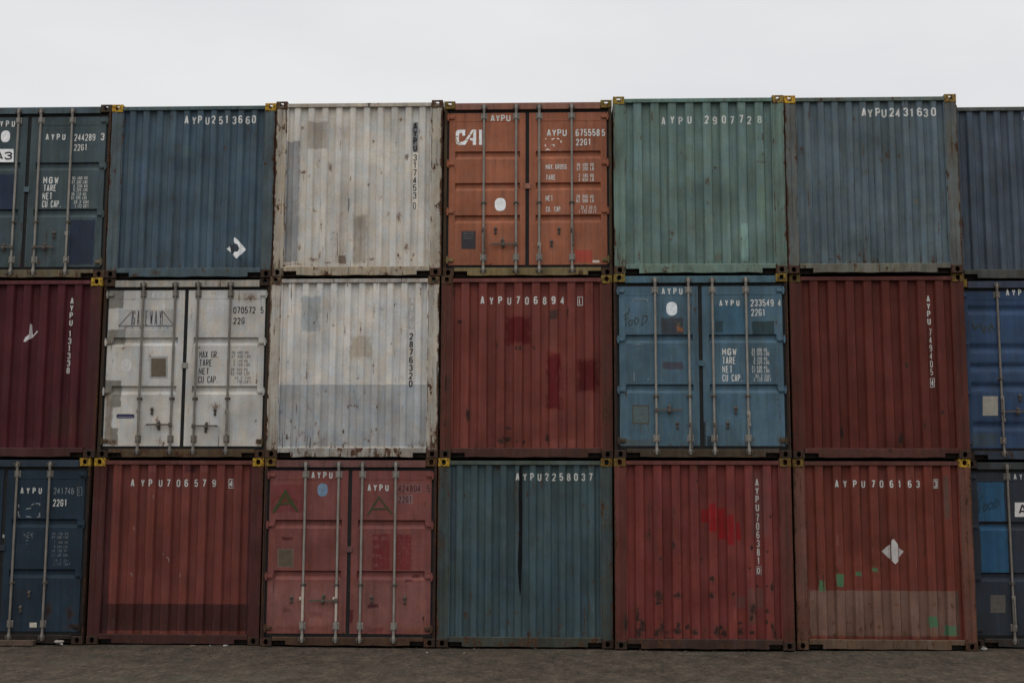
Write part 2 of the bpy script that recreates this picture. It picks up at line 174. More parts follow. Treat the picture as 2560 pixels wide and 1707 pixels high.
  line=[([(0.267,2.201),(0.273,2.23),(0.473,2.235),(0.477,2.201)],0.008,(105,113,119),0.4),([(0.27,1.592),(0.386,1.594)],0.008,(105,113,119),0.4),([(0.281,1.202),(0.28,1.076)],0.008,(105,113,119),0.4),([(0.465,1.085),(0.488,1.106)],0.008,(105,113,119),0.4),([(0.14,1.996),(0.212,2.051),(0.225,2.114)],0.011,(47,52,47),0.25),([(0.174,1.842),(0.166,1.951),(0.176,2.042)],0.011,(47,52,47),0.25),([(0.148,1.951),(0.211,1.969)],0.011,(47,52,47),0.25),([(0.238,1.942),(0.205,1.905),(0.216,1.864),(0.255,1.878),(0.265,1.932),(0.238,1.942)],0.011,(47,52,47),0.25),([(0.319,1.978),(0.288,1.932),(0.3,1.882),(0.341,1.896),(0.351,1.954),(0.319,1.978)],0.011,(47,52,47),0.25),([(0.389,1.86),(0.417,2.005),(0.471,1.995),(0.467,1.932),(0.389,1.86)],0.011,(47,52,47),0.25)],
  poly=[('oval',[(0.817,2.098),(0.077,0.097)],(171,175,176)),('data_plate',[(0.254,0.742),(0.483,0.742),(0.48,0.475),(0.251,0.475)],(59,56,49)),('sticker',[(0.271,0.722),(0.468,0.722),(0.466,0.493),(0.269,0.493)],(63,73,73))],
  handles=[('H',0.608,0.669,0.935,0.647),('V',1.021,0.488,1.033,0.16),('V',1.43,0.488,1.44,0.267),('V',1.843,0.639,1.845,0.47)],
  hasps=[(0.767,0.692),(0.874,0.461),(1.685,0.671),(1.572,0.465)],
 ),
 'C6M': dict(
  pos=[3.174,-0.023,2.591],
  text=[('AYPU',1.929,1.877,1.976,2.289,(154,154,150),0.24,'v',0.1),('749405',1.945,1.163,1.98,1.817,(154,154,150),0.15,'v',0.08),('4',1.95,1.008,1.984,1.109,(154,154,150),0.17,'v',0.25)],
  blob=[(1.607,1.303,0.022,0.037,'k'),(2.082,0.644,0.037,0.026,'k'),(2.297,0.785,0.015,0.073,'k'),(1.5,0.272,0.037,0.055,'k'),(1.822,0.458,0.022,0.037,'k'),(0.689,0.36,0.026,0.073,'k'),(2.315,0.361,0.022,0.073,'k'),(1.338,0.113,0.029,0.037,'k'),(0.121,1.521,0.018,0.11,'k'),(0.118,1.054,0.015,0.11,'k')],
  line=[([(1.939,1.12),(1.996,1.12),(1.991,0.999),(1.935,0.999),(1.939,1.12)],0.007,(154,154,150),0.1)],
  ridge=[0.354,0.605,0.858,1.102,1.352,1.599,1.847,2.1],
 ),
 'C7M': dict(
  pos=[5.63,0.43,2.591],
  text=[('AYPU',0.718,2.351,1.024,2.444,(154,154,150),0.25,'h',0.1)],
  patch=[(0.137,0.191,0.503,0.389,(50,59,59),0.03,0.7,0.05)],
  line=[([(0.222,1.968),(0.254,1.867),(0.311,1.94)],0.022,(47,54,50),0.5),([(0.33,1.959),(0.378,1.83),(0.427,1.922)],0.022,(47,54,50),0.5),([(0.45,1.829),(0.491,1.94),(0.541,1.848)],0.022,(47,54,50),0.5),([(0.571,1.921),(0.627,1.958)],0.022,(47,54,50),0.5)],
  poly=[('sticker',[(0.324,0.909),(0.539,0.909),(0.526,0.633),(0.312,0.633)],(119,116,107))],
  handles=[('V',0.71,0.896,0.702,0.57),('H',0.721,0.688,1.006,0.682)],
  hasps=[(0.847,0.887)],
 ),
 'C1B': dict(
  pos=[-9.147,0.041,0],
  text=[('AYPU',1.436,2.082,1.743,2.172,(143,143,139),0.25,'h',0.1),('241746',1.915,2.077,2.21,2.173,(88,93,96),0.17,'h',0.5),('1',2.271,2.084,2.309,2.164,(81,86,89),0.17,'h',0.4),('22G1',1.912,1.908,2.117,2.009,(143,143,139),0.2,'h',0.1),('MGW',1.501,1.462,1.652,1.545,(74,80,84),0.2,'h',0.62),('T',1.539,1.358,1.618,1.441,(74,80,84),0.2,'h',0.62),('30.480 KG',1.92,1.506,2.158,1.543,(81,85,87),0.2,'h',0.55),('67.200 LBS',1.923,1.458,2.16,1.495,(81,85,87),0.2,'h',0.55),('2.380 KG',1.958,1.389,2.153,1.426,(81,85,87),0.2,'h',0.55),('5.240 LBS',1.961,1.326,2.156,1.363,(81,85,87),0.2,'h',0.55),('28.100 KG',1.932,1.272,2.158,1.307,(81,85,87),0.2,'h',0.55),('61.960 LBS',1.935,1.21,2.161,1.25,(81,85,87),0.2,'h',0.55),('33.2 CUM',1.971,1.137,2.176,1.171,(81,85,87),0.2,'h',0.55),('1.173 CUFT',1.963,1.083,2.2,1.119,(81,85,87),0.2,'h',0.55)],
  blob=[(1.921,0.457,0.039,0.086,'k'),(2.272,0.243,0.086,0.034,'k'),(2.22,0.427,0.043,0.065,'k')],
  line=[([(2.255,2.178),(2.319,2.178),(2.325,2.063),(2.26,2.062),(2.255,2.178)],0.009,(81,86,89),0.45),([(1.416,1.934),(1.423,1.892)],0.017,(92,95,97),0.4),([(1.417,1.839),(1.429,1.776),(1.447,1.755)],0.017,(92,95,97),0.4),([(1.527,1.871),(1.602,1.882)],0.017,(92,95,97),0.4),([(1.6,1.924),(1.642,1.945)],0.017,(92,95,97),0.4),([(1.663,1.949),(1.721,1.945),(1.723,1.914)],0.017,(92,95,97),0.4),([(1.724,1.819),(1.731,1.766),(1.695,1.756)],0.017,(92,95,97),0.4),([(1.533,1.766),(1.609,1.756)],0.017,(92,95,97),0.4)],
  poly=[('sticker',[(1.663,0.294),(1.765,0.295),(1.768,0.229),(1.666,0.229)],(143,137,125)),('sticker',[(1.21,1.513),(1.24,1.513),(1.243,1.465),(1.213,1.465)],(109,109,106))],
  hasps=[(1.638,0.682),(1.525,0.475)],
 ),
 'C2B': dict(
  pos=[-6.673,0.075,0],
  text=[('AYPU706579',0.538,2.188,1.743,2.293,(143,143,139),0.19,'h',0.12),('4',1.937,2.188,1.989,2.285,(143,143,139),0.24,'h',0.25)],
  patch=[(0.162,0.19,2.283,0.562,(40,22,21),0.008,0.92,0.012),(-0.062,-0.003,0.263,2.465,(42,23,26),0.012,0.85,0.012),(2.216,0.012,2.498,2.469,(43,24,26),0.012,0.85,0.012),(1.298,2.383,1.452,2.499,(49,23,26),0.015,0.9,0.02),(0.767,2.393,0.9,2.498,(87,49,49),0.015,0.8,0.02),(1.519,2.394,1.651,2.489,(82,47,46),0.015,0.8,0.02)],
  line=[([(1.928,2.295),(1.997,2.296),(2,2.173),(1.932,2.173),(1.928,2.295)],0.009,(143,143,139),0.1),([(1.029,1.26),(1.058,1.235)],0.019,(99,74,71),0.5),([(1.085,1.208),(1.117,1.188),(1.126,1.136)],0.019,(99,74,71),0.5),([(0.582,0.988),(0.616,0.936)],0.019,(99,74,71),0.5),([(0.609,1.624),(0.622,1.561)],0.019,(99,74,71),0.5),([(0.869,2.076),(0.871,2.023)],0.019,(99,74,71),0.5),([(1.284,0.981),(1.286,0.929)],0.019,(99,74,71),0.5)],
  ridge=[0.339,0.58,0.834,1.081,1.332,1.585,1.827,2.067],
 ),
 'C3B': dict(
  pos=[-4.21,0.004,0],
  text=[('AYPU',0.662,2.306,0.961,2.402,(143,143,139),0.27,'h',0.1),('AYPU',1.46,2.131,1.756,2.227,(143,143,139),0.27,'h',0.08),('424804',1.891,2.121,2.206,2.222,(67,34,35),0.2,'h',0.2),('5',2.293,2.121,2.341,2.223,(67,38,38),0.2,'h',0.3),('22G1',1.897,1.973,2.087,2.068,(64,35,35),0.22,'h',0.2),('MAX. GROSS',1.544,1.452,1.782,1.514,(98,60,59),0.2,'h',0.5),('TARE',1.546,1.338,1.643,1.394,(98,60,59),0.2,'h',0.5),('PAYL.',1.548,1.202,1.713,1.262,(98,60,59),0.2,'h',0.5),('CUB.',1.55,1.084,1.647,1.135,(98,60,59),0.2,'h',0.5),('30.480 KG',1.885,1.497,2.084,1.529,(97,53,52),0.2,'h',0.55),('67.200 LB',1.886,1.446,2.085,1.477,(97,53,52),0.2,'h',0.55),('2.220 KG',1.902,1.378,2.086,1.411,(97,53,52),0.2,'h',0.55),('4.890 LB',1.903,1.33,2.086,1.364,(97,53,52),0.2,'h',0.55),('28.260 KG',1.889,1.256,2.087,1.288,(97,53,52),0.2,'h',0.55),('33.2 CUM',1.915,1.132,2.089,1.165,(97,53,52),0.2,'h',0.55)],
  patch=[(0.04,0.203,1.174,0.892,(98,66,62),0.16,0.75,0.12),(1.246,0.211,2.377,0.898,(97,65,61),0.16,0.75,0.12),(0.091,1.826,0.569,2.228,(77,33,36),0.03,0.7,0.04),(1.875,2.109,2.225,2.235,(87,68,67),0.008,0.8,0.02),(2.282,2.11,2.349,2.232,(84,61,60),0.008,0.8,0.02),(1.881,1.96,2.103,2.082,(89,74,73),0.008,0.85,0.02),(1.539,1.042,1.788,1.539,(76,23,25),0.012,0.85,0.02),(1.877,1.043,2.094,1.54,(76,23,25),0.012,0.85,0.02),(0.26,1.451,0.413,1.5,(51,21,22),0.02,0.9,0.04),(1.477,0.518,1.637,0.583,(51,21,22),0.02,0.9,0.03),(2.005,0.883,2.106,0.924,(51,21,22),0.015,0.9,0.03),(2.085,0.94,2.201,0.986,(51,21,22),0.02,0.9,0.04),(1.229,0.316,1.29,0.503,(61,21,24),0.02,0.9,0.03),(0.211,0.22,0.943,0.29,(76,42,35),0.05,0.7,0.06),(1.479,0.178,1.71,0.261,(69,32,29),0.05,0.8,0.06),(2.033,0.211,2.416,0.283,(87,56,44),0.05,0.7,0.06),(0.292,0.46,0.419,0.525,(62,35,30),0.04,0.7,0.05),(0.649,0.397,0.872,0.48,(66,37,34),0.05,0.6,0.06)],
  line=[([(0.794,2.167),(0.824,2.156),(0.853,2.168),(0.848,2.123),(0.825,2.11),(0.801,2.123),(0.794,2.167)],0.008,(94,109,123),0.1),([(0.78,2.191),(0.866,2.191)],0.008,(94,109,123),0.1),([(0.79,2.102),(0.86,2.102)],0.008,(94,109,123),0.1),([(0.131,1.834),(0.298,2.132),(0.481,1.844)],0.03,(47,51,30),0.3),([(0.149,1.882),(0.296,2.064),(0.451,1.883)],0.03,(47,51,30),0.3),([(0.196,1.949),(0.419,1.969)],0.03,(47,51,30),0.3),([(0.16,1.853),(0.309,2.103)],0.03,(47,51,30),0.3),([(0.098,1.958),(0.193,2.055),(0.339,2.065),(0.478,1.979)],0.014,(82,38,28),0.4),([(0.244,1.959),(0.282,2.016),(0.36,1.997)],0.014,(82,38,28),0.4),([(1.467,1.8),(1.622,2.049),(1.804,1.82)],0.022,(47,51,30),0.25),([(1.528,1.886),(1.731,1.89)],0.022,(47,51,30),0.25)],
  poly=[('oval',[(0.824,2.148),(0.072,0.091)],(83,101,118)),('oval',[(0.824,2.148),(0.06,0.075)],(51,77,105)),('sticker',[(0.208,1.332),(0.435,1.333),(0.442,1.075),(0.215,1.074)],(80,65,57)),('data_plate',[(0.226,1.313),(0.416,1.314),(0.422,1.092),(0.232,1.091)],(66,58,48))],
  handles=[('H',1.05,0.624,0.684,0.616)],
  hasps=[(0.424,0.639),(1.539,0.645),(2.005,0.638),(0.876,0.66)],
  sleeves=[0,1],
 ),
 'C4B': dict(
  pos=[-1.76,-0.015,0],
  text=[('AYPU2258037',1.088,2.279,2.16,2.387,(143,143,139),0.22,'h',0.35)],
  patch=[(0.152,1.169,0.269,2.443,(39,43,54),0.05,0.6,0.05),(0.392,0.134,2.199,1.396,(36,52,60),0.2,0.3,0.2),(1.068,1.664,1.137,2.464,(48,51,46),0.03,0.7,0.04)],
  blob=[(1.093,0.471,0.055,0.016,'r'),(0.903,0.451,0.049,0.012,'r'),(0.703,0.441,0.04,0.012,'r'),(1.69,0.53,0.024,0.028,'r'),(0.399,0.439,0.04,0.059,'r'),(2.039,0.198,0.04,0.032,'r'),(0.998,0.331,0.028,0.04,'r'),(1.338,2.216,0.016,0.044,'r'),(1.252,2.082,0.016,0.059,'r'),(1.088,2.158,0.012,0.119,'r'),(1.138,1.55,0.028,0.04,'r'),(2.165,0.915,0.016,0.047,'r'),(2.107,0.598,0.012,0.099,'r'),(1.406,0.203,0.02,0.04,'r'),(0.473,0.701,0.016,0.079,'r'),(2.394,1.178,0.028,0.158,'r'),(0.109,1.87,0.016,0.198,'r'),(0.066,1.395,0.04,0.119,'r'),(2.303,1.781,0.01,0.237,'r'),(2.323,0.487,0.04,0.016,'r'),(0.112,0.549,0.02,0.158,'r'),(0.741,0.478,0.02,0.059,'r')],
  ridge=[0.306,0.503,0.712,0.92,1.12,1.328,1.53,1.732,1.939,2.144],
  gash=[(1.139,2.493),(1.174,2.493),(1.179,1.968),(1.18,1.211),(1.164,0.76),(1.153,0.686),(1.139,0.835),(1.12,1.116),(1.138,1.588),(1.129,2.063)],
 ),
 'C5B': dict(
  pos=[0.692,-0.116,0],
  text=[('AYPU',1.949,1.869,1.996,2.311,(143,143,139),0.18,'v',0.08),('706381',1.952,1.145,1.992,1.833,(143,143,139),0.17,'v',0.1),('0',1.948,1.024,1.989,1.107,(143,143,139),0.2,'v',0.25)],
  patch=[(1.191,1.711,1.301,1.898,(96,14,18),0.02,0.97,0.045),(1.302,1.58,1.412,1.983,(96,14,18),0.02,0.97,0.045),(1.417,1.478,1.541,1.914,(96,14,18),0.02,0.97,0.045),(1.54,1.404,1.649,1.811,(96,14,18),0.02,0.97,0.045),(1.67,1.473,1.744,1.721,(96,14,18),0.02,0.97,0.045),(1.806,0.563,2.035,0.829,(72,49,45),0.012,0.8,0.02),(1.81,0.36,1.926,0.58,(72,48,44),0.012,0.8,0.02),(1.654,0.561,1.782,0.717,(73,49,49),0.015,0.8,0.02),(1.876,1.508,2.157,2.447,(70,46,45),0.06,0.6,0.08),(0.413,0.041,2.142,0.139,(34,28,25),0.04,0.6,0.06)],
  blob=[(0.607,0.721,0.059,0.063,'k'),(0.869,0.726,0.051,0.04,'k'),(1.146,2.266,0.016,0.02,'k'),(0.824,1.854,0.02,0.024,'k'),(1.882,1.367,0.024,0.036,'k'),(2.087,1.325,0.016,0.016,'k'),(2.145,1.798,0.016,0.02,'k'),(0.632,1.222,0.02,0.028,'k'),(0.813,1.41,0.02,0.044,'k'),(1.318,0.725,0.028,0.032,'k'),(2.077,0.858,0.016,0.02,'k'),(2.142,0.84,0.02,0.067,'k'),(1.946,0.857,0.02,0.016,'k'),(1.878,0.534,0.028,0.067,'k'),(1.853,0.424,0.024,0.032,'k'),(2.069,0.517,0.024,0.028,'k'),(2.057,0.37,0.016,0.032,'k'),(1.859,0.231,0.032,0.024,'k'),(2.133,0.306,0.02,0.059,'k'),(1.703,0.358,0.024,0.024,'k'),(1.701,0.239,0.036,0.04,'k'),(1.442,0.302,0.032,0.032,'k'),(1.385,0.246,0.044,0.059,'k'),(1.487,0.229,0.032,0.051,'k'),(1.086,0.235,0.044,0.032,'k'),(0.994,0.299,0.028,0.032,'k'),(0.864,0.335,0.028,0.032,'k'),(0.844,0.243,0.051,0.044,'k'),(0.713,0.224,0.028,0.02,'k'),(0.639,0.297,0.028,0.087,'k'),(0.564,0.223,0.028,0.051,'k'),(0.378,0.313,0.04,0.079,'k'),(0.314,0.46,0.024,0.087,'k'),(0.144,0.349,0.032,0.119,'k'),(0.321,0.221,0.04,0.059,'k'),(2.165,0.215,0.028,0.04,'k'),(1.618,0.745,0.016,0.04,'k'),(0.587,0.619,0.059,0.02,'k'),(1.195,1.206,0.012,0.02,'k'),(0.885,1.168,0.012,0.016,'k'),(1.331,0.947,0.028,0.047,'k'),(2.299,0.785,0.02,0.028,'k'),(1.839,1.098,0.016,0.016,'k'),(0.047,1.22,0.028,0.02,'k')],
  line=[([(1.939,1.12),(2.006,1.121),(2.004,1.013),(1.937,1.013),(1.939,1.12)],0.008,(109,102,101),0.1)],
  ridge=[0.351,0.602,0.855,1.105,1.357,1.608,1.858,2.107],
 ),
 'C6B': dict(
  pos=[3.164,-0.01,0],
  text=[('AYPU706163',0.582,2.195,1.749,2.298,(143,143,139),0.2,'h',0.1),('3',1.945,2.2,1.986,2.303,(143,143,139),0.22,'h',0.25)],
  patch=[(0.175,0.191,2.221,0.8,(84,66,58),0.008,0.9,0.012),(2.169,0.191,2.235,0.795,(50,38,35),0.03,0.7,0.03),(0.16,0.173,1.943,0.232,(78,60,50),0.03,0.6,0.05),(0.317,0.779,0.408,0.926,(36,86,60),0.012,0.85,0.035),(0.562,0.853,0.664,1.022,(36,86,60),0.012,0.85,0.035),(0.819,0.996,0.906,1.048,(36,86,60),0.012,0.85,0.035),(1.052,1.053,1.137,1.107,(36,86,60),0.012,0.85,0.035),(1.789,0.309,1.916,0.458,(36,86,60),0.012,0.85,0.035),(2.014,0.193,2.153,0.339,(36,86,60),0.012,0.85,0.035),(2.054,1.765,2.14,2.369,(61,51,45),0.025,0.8,0.03),(0.577,1.404,0.609,1.556,(88,60,57),0.015,0.7,0.02),(0.595,1.16,0.643,1.251,(78,52,52),0.015,0.6,0.02)],
  blob=[(0.879,0.276,0.039,0.043,'r'),(1.123,0.322,0.03,0.039,'r'),(0.941,0.307,0.017,0.065,'r'),(1.375,0.61,0.039,0.022,'r'),(0.721,0.365,0.054,0.017,'r'),(1.657,0.321,0.026,0.052,'r'),(1.88,0.623,0.017,0.03,'r'),(0.518,0.354,0.03,0.039,'r'),(1.314,0.309,0.022,0.03,'r'),(2.121,0.594,0.03,0.043,'r'),(0.069,0.231,0.03,0.022,'r'),(0.167,0.112,0.065,0.034,'r'),(0.592,0.115,0.065,0.03,'r'),(1.177,0.119,0.03,0.043,'r'),(1.64,0.122,0.043,0.065,'r'),(2.34,1.512,0.03,0.172,'r'),(2.375,0.906,0.043,0.129,'r'),(2.372,2.021,0.03,0.172,'r'),(2.378,0.505,0.03,0.172,'r'),(0.051,1.097,0.017,0.129,'r'),(0.12,1.402,0.022,0.065,'r'),(1.022,0.317,0.013,0.052,'r')],
  line=[([(1.937,2.313),(1.999,2.313),(1.994,2.192),(1.933,2.192),(1.937,2.313)],0.009,(135,128,124),0.1),([(1.331,1.549),(1.314,1.427),(1.315,1.214)],0.013,(56,31,31),0.2)],
  poly=[('placard',[(1.36,1.5),(1.424,1.407),(1.426,1.376),(1.502,1.33),(1.421,1.235),(1.416,1.2),(1.368,1.155),(1.315,1.214),(1.203,1.329),(1.312,1.427),(1.32,1.478)],(140,136,133))],
  ridge=[0.367,0.615,0.856,1.112,1.368,1.607,1.859,2.108],
 ),
 'C7B': dict(
  pos=[5.655,0.42,0],
  text=[('AYPU',0.678,2.321,0.958,2.4,(143,143,139),0.24,'h',0.06),('A',0.724,1.84,0.842,1.973,(28,28,29),0.22,'w',0)],
  patch=[(0.167,1.739,0.537,2.288,(32,62,86),0.006,1,0.02),(0.177,1.027,0.556,1.688,(32,62,86),0.006,1,0.02)],
  line=[([(0.161,1.807),(0.178,1.921),(0.161,1.901)],0.011,(29,45,55),0.2),([(0.186,1.901),(0.191,2.026),(0.231,2.093)],0.011,(29,45,55),0.2),([(0.14,1.896),(0.193,1.917)],0.011,(29,45,55),0.2),([(0.268,1.98),(0.235,1.932),(0.247,1.884),(0.282,1.911),(0.292,1.964),(0.268,1.98)],0.011,(29,45,55),0.2),([(0.336,2.005),(0.308,1.953),(0.323,1.905),(0.366,1.932),(0.373,1.995),(0.336,2.005)],0.011,(29,45,55),0.2),([(0.39,1.922),(0.416,2.043),(0.457,2.027),(0.446,1.968),(0.39,1.922)],0.011,(29,45,55),0.2)],
  poly=[('sign',[(0.678,2.002),(0.891,2.003),(0.882,1.803),(0.669,1.802)],(153,150,147)),('data_plate',[(0.285,0.722),(0.491,0.723),(0.48,0.481),(0.275,0.48)],(67,63,59))],
  handles=[('V',0.634,0.703,0.621,0.304)],
  hasps=[(0.829,0.714)],
 ),
}

W, H, L = 2.438, 2.591, 6.058
K = 0.56
random.seed(5)

def lin(c): return tuple(((v / 255) / 12.92 if v / 255 <= .04045 else ((v / 255 + .055) / 1.055) ** 2.4) for v in c)
def alb(c):
    return tuple(min(.86, v / K) for v in lin(c)) + (1.0,)

# ------------------------------------------------------------------ node helpers
class NT:
    def __init__(s, tree): s.t = tree
    def n(s, kind, **kw):
        o = s.t.nodes.new('ShaderNode' + kind)
        for k, v in kw.items(): setattr(o, k, v)
        return o
    def put(s, sock, v):
        if isinstance(v, bpy.types.NodeSocket): s.t.links.new(v, sock)
        else: sock.default_value = v
    def math(s, op, a, b=None, c=None, clamp=False):
        o = s.n('Math', operation=op, use_clamp=clamp)
        s.put(o.inputs[0], a)
        if b is not None: s.put(o.inputs[1], b)
        if c is not None: s.put(o.inputs[2], c)
        return o.outputs[0]
    def vmath(s, op, a, b):
        o = s.n('VectorMath', operation=op)
        s.put(o.inputs[0], a); s.put(o.inputs[1], b)
        return o.outputs[0]
    def noise(s, vec, scale, detail=4, rough=.55, lac=2.0):
        o = s.n('TexNoise')
        s.put(o.inputs['Vector'], vec)
        o.inputs['Scale'].default_value = scale; o.inputs['Detail'].default_value = detail
        o.inputs['Roughness'].default_value = rough; o.inputs['Lacunarity'].default_value = lac
        return o.outputs['Fac']
    def rng(s, v, a, b, c=0., d=1., smooth=False):
        o = s.n('MapRange')
        if smooth: o.interpolation_type = 'SMOOTHSTEP'
        s.put(o.inputs['Value'], v)
        for nm, q in (('From Min', a), ('From Max', b), ('To Min', c), ('To Max', d)): s.put(o.inputs[nm], q)
        return o.outputs[0]
    def mix(s, f, a, b, blend='MIX'):
        o = s.n('Mix', data_type='RGBA', blend_type=blend)
        s.put(o.inputs['Factor'], f); s.put(o.inputs['A'], a); s.put(o.inputs['B'], b)
        return o.outputs['Result']

# ------------------------------------------------------------------ weathered paint, shared by every painted steel surface
def worn_group():
    g = bpy.data.node_groups.new('worn_paint', 'ShaderNodeTree')
    I = g.interface
    I.new_socket('Color', in_out='INPUT', socket_type='NodeSocketColor')
    for nm, dv in (('Rust', .4), ('Grime', .4), ('Seed', 0.), ('Streak', 1.)):
        q = I.new_socket(nm, in_out='INPUT', socket_type='NodeSocketFloat'); q.default_value = dv
    I.new_socket('Color', in_out='OUTPUT', socket_type='NodeSocketColor')
    I.new_socket('Roughness', in_out='OUTPUT', socket_type='NodeSocketFloat')
    I.new_socket('Height', in_out='OUTPUT', socket_type='NodeSocketFloat')
    N = NT(g)
    gi = g.nodes.new('NodeGroupInput'); go = g.nodes.new('NodeGroupOutput')
    gi_ = gi.outputs
    tc = N.n('TexCoord').outputs['Object']
    cx = N.n('CombineXYZ')
    N.put(cx.inputs[0], N.math('MULTIPLY', gi_['Seed'], 7.31)); N.put(cx.inputs[1], N.math('MULTIPLY', gi_['Seed'], 3.17)); N.put(cx.inputs[2], N.math('MULTIPLY', gi_['Seed'], 11.7))
    P = N.vmath('ADD', tc, cx.outputs[0])
    zz = N.n('SeparateXYZ'); N.put(zz.inputs[0], tc); z = zz.outputs['Z']
    side = N.math('ABSOLUTE', N.math('SUBTRACT', zz.outputs['X'], 1.219))
    def stretch(v): return N.vmath('MULTIPLY', P, v)
    fade = N.rng(N.noise(P, 1.5, 6, .62), .32, .68, .80, 1.20)
    st = N.rng(N.noise(stretch((13, 13, .5)), 1.0, 7, .62), .34, .66, -1., 1.)
    stf = N.math('MULTIPLY_ADD', N.math('MULTIPLY', st, gi_['Streak']), .17, 1.0)
    fine = N.rng(N.noise(P, 95, 4, .75), .3, .7, .78, 1.22)
    mid = N.noise(stretch((1, 1, .6)), 8, 7, .65)
    v = N.math('MULTIPLY', N.math('MULTIPLY', fade, stf), fine)
    col = N.mix(1.0, gi_['Color'], v, 'MULTIPLY')
    # hue drift between warm dust and cool fresh paint
    warm = N.mix(1.0, col, (1.07, 1.01, .92, 1), 'MULTIPLY')
    cool = N.mix(1.0, col, (.94, 1.0, 1.05, 1), 'MULTIPLY')
    col = N.mix(N.rng(mid, .36, .64), cool, warm)
    # chalky rubbed marks
    ch = N.rng(N.noise(stretch((34, 34, 2.2)), 1.0, 5, .6), .63, .74, 0, .42)
    chl = N.mix(.12, N.mix(1.0, col, (1.55, 1.55, 1.5, 1), 'MULTIPLY'), (.42, .42, .40, 1))
    col = N.mix(ch, col, chl)
    # dirt runs
    gr = N.math('MULTIPLY', N.rng(N.noise(stretch((20, 20, .7)), 1.0, 6, .6), .5, .72), N.rng(N.noise(P, 1.1, 3), .38, .62))
    col = N.mix(N.math('MULTIPLY', gr, gi_['Grime'], None, True), col, (.035, .031, .026, 1))
    film = N.rng(N.noise(stretch((1, 1, .7)), 2.6, 8, .68), .44, .68, 0, .75)
    splash = N.math('MULTIPLY', N.rng(z, .10, .75, .8, 0.), N.rng(N.noise(stretch((3, 3, 1)), 3.0, 7, .7), .40, .62))
    col = N.mix(N.math('MULTIPLY', N.math('MAXIMUM', film, splash), N.math('MULTIPLY_ADD', gi_['Grime'], 1.2, .2), None, True), col, N.mix(1.0, col, (.70, .60, .50, 1), 'MULTIPLY'))
    # rust: spots, runs, more of it near the sill and the roof line, plus the spots marked on the mesh
    bias = N.math('MAXIMUM', N.rng(z, .04, .40, .078, 0.), N.rng(z, 2.38, 2.56, 0., .035))
    edge = N.math('MAXIMUM', N.rng(side, 1.180, 1.212, 0., .16), N.math('MULTIPLY', N.rng(side, 1.020, 1.050, 0., .09), N.rng(side, 1.056, 1.075, 1., 0.)))
    bias = N.math('MAXIMUM', bias, edge)
    big = N.rng(N.noise(P, 1.7, 3, .5), .3, .7, -.05, .05)
    off = N.math('ADD', N.math('ADD', bias, big), N.math('MULTIPLY_ADD', gi_['Rust'], .14, -.07))
    rs = N.math('ADD', N.noise(stretch((1, 1, .5)), 10, 11, .70), off)
    spots = N.rng(rs, .675, .715, 0, 1, True)
    runs = N.rng(N.math('ADD', N.noise(stretch((26, 26, 1.3)), 1.0, 7, .62), off), .685, .74, 0, .85, True)
    at = N.n('Attribute', attribute_name='rust').outputs['Fac']
    rag = N.math('MULTIPLY_ADD', N.noise(stretch((1.5, 1.5, .75)), 30, 9, .74), 5.6, -2.95)
    marked = N.rng(N.math('ADD', at, rag), .15, .85, 0, .74, True)
    halo = N.math('MAXIMUM', N.rng(rs, .60, .72, 0, .4, True), N.rng(N.math('ADD', at, rag), -.6, .5, 0, .45, True))
    col = N.mix(halo, col, N.mix(.5, N.mix(1.0, col, (.95, .62, .42, 1), 'MULTIPLY'), (.085, .045, .025, 1)))
    scr = N.rng(N.noise(N.vmath('MULTIPLY', N.vmath('ADD', P, (4.0, 1.0, 9.0)), (6, 6, 60)), 1.0, 3, .5), .735, .765, 0, .8, True)
    scr = N.math('MULTIPLY', scr, N.rng(N.noise(P, 2.1, 3), .52, .60))
    rm = N.math('MAXIMUM', N.math('MAXIMUM', N.math('MAXIMUM', spots, runs), marked), scr)
    rc = N.n('ValToRGB')
    e = rc.color_ramp.elements
    e[0].position = .34; e[0].color = (.022, .013, .010, 1); e[1].position = .66; e[1].color = (.125, .056, .026, 1)
    m = rc.color_ramp.elements.new(.5); m.color = (.055, .027, .016, 1)
    N.put(rc.inputs['Fac'], N.noise(P, 38, 5, .65))
    col = N.mix(rm, col, rc.outputs['Color'])
    dk = N.n('Attribute', attribute_name='dark').outputs['Fac']
    dm = N.rng(N.math('ADD', dk, rag), .0, .5, 0, .9, True)
    col = N.mix(N.rng(N.math('ADD', dk, rag), -.4, .3, 0, .45, True), col, (.075, .036, .026, 1))
    col = N.mix(dm, col, (.021, .015, .013, 1))
    rm2 = N.math('MAXIMUM', rm, dm)
    N.put(go.inputs['Color'], col)
    N.put(go.inputs['Roughness'], N.math('MULTIPLY_ADD', rm2, .25, N.rng(mid, .3, .7, .5, .68)))
    N.put(go.inputs['Height'], N.math('MULTIPLY_ADD', rm2, -.35, N.math('MULTIPLY', fine, .35)))
    return g
WORN = worn_group()

def principled(N, col, rough, height=None, dist=.0015, spec=.12, metal=0.):
    b = N.n('BsdfPrincipled'); o = N.n('OutputMaterial')
    N.put(b.inputs['Base Color'], col); N.put(b.inputs['Roughness'], rough)
    b.inputs['Specular IOR Level'].default_value = spec
    b.inputs['Metallic'].default_value = metal
    if height is not None:
        bp = N.n('Bump'); bp.inputs['Strength'].default_value = .6; bp.inputs['Distance'].default_value = dist
        N.put(bp.inputs['Height'], height); N.put(b.inputs['Normal'], bp.outputs[0])
    N.put(o.inputs['Surface'], b.outputs[0])
    return b, o

def new_mat(name):
    m = bpy.data.materials.new(name); m.use_nodes = True; m.node_tree.nodes.clear()
    return m, NT(m.node_tree)

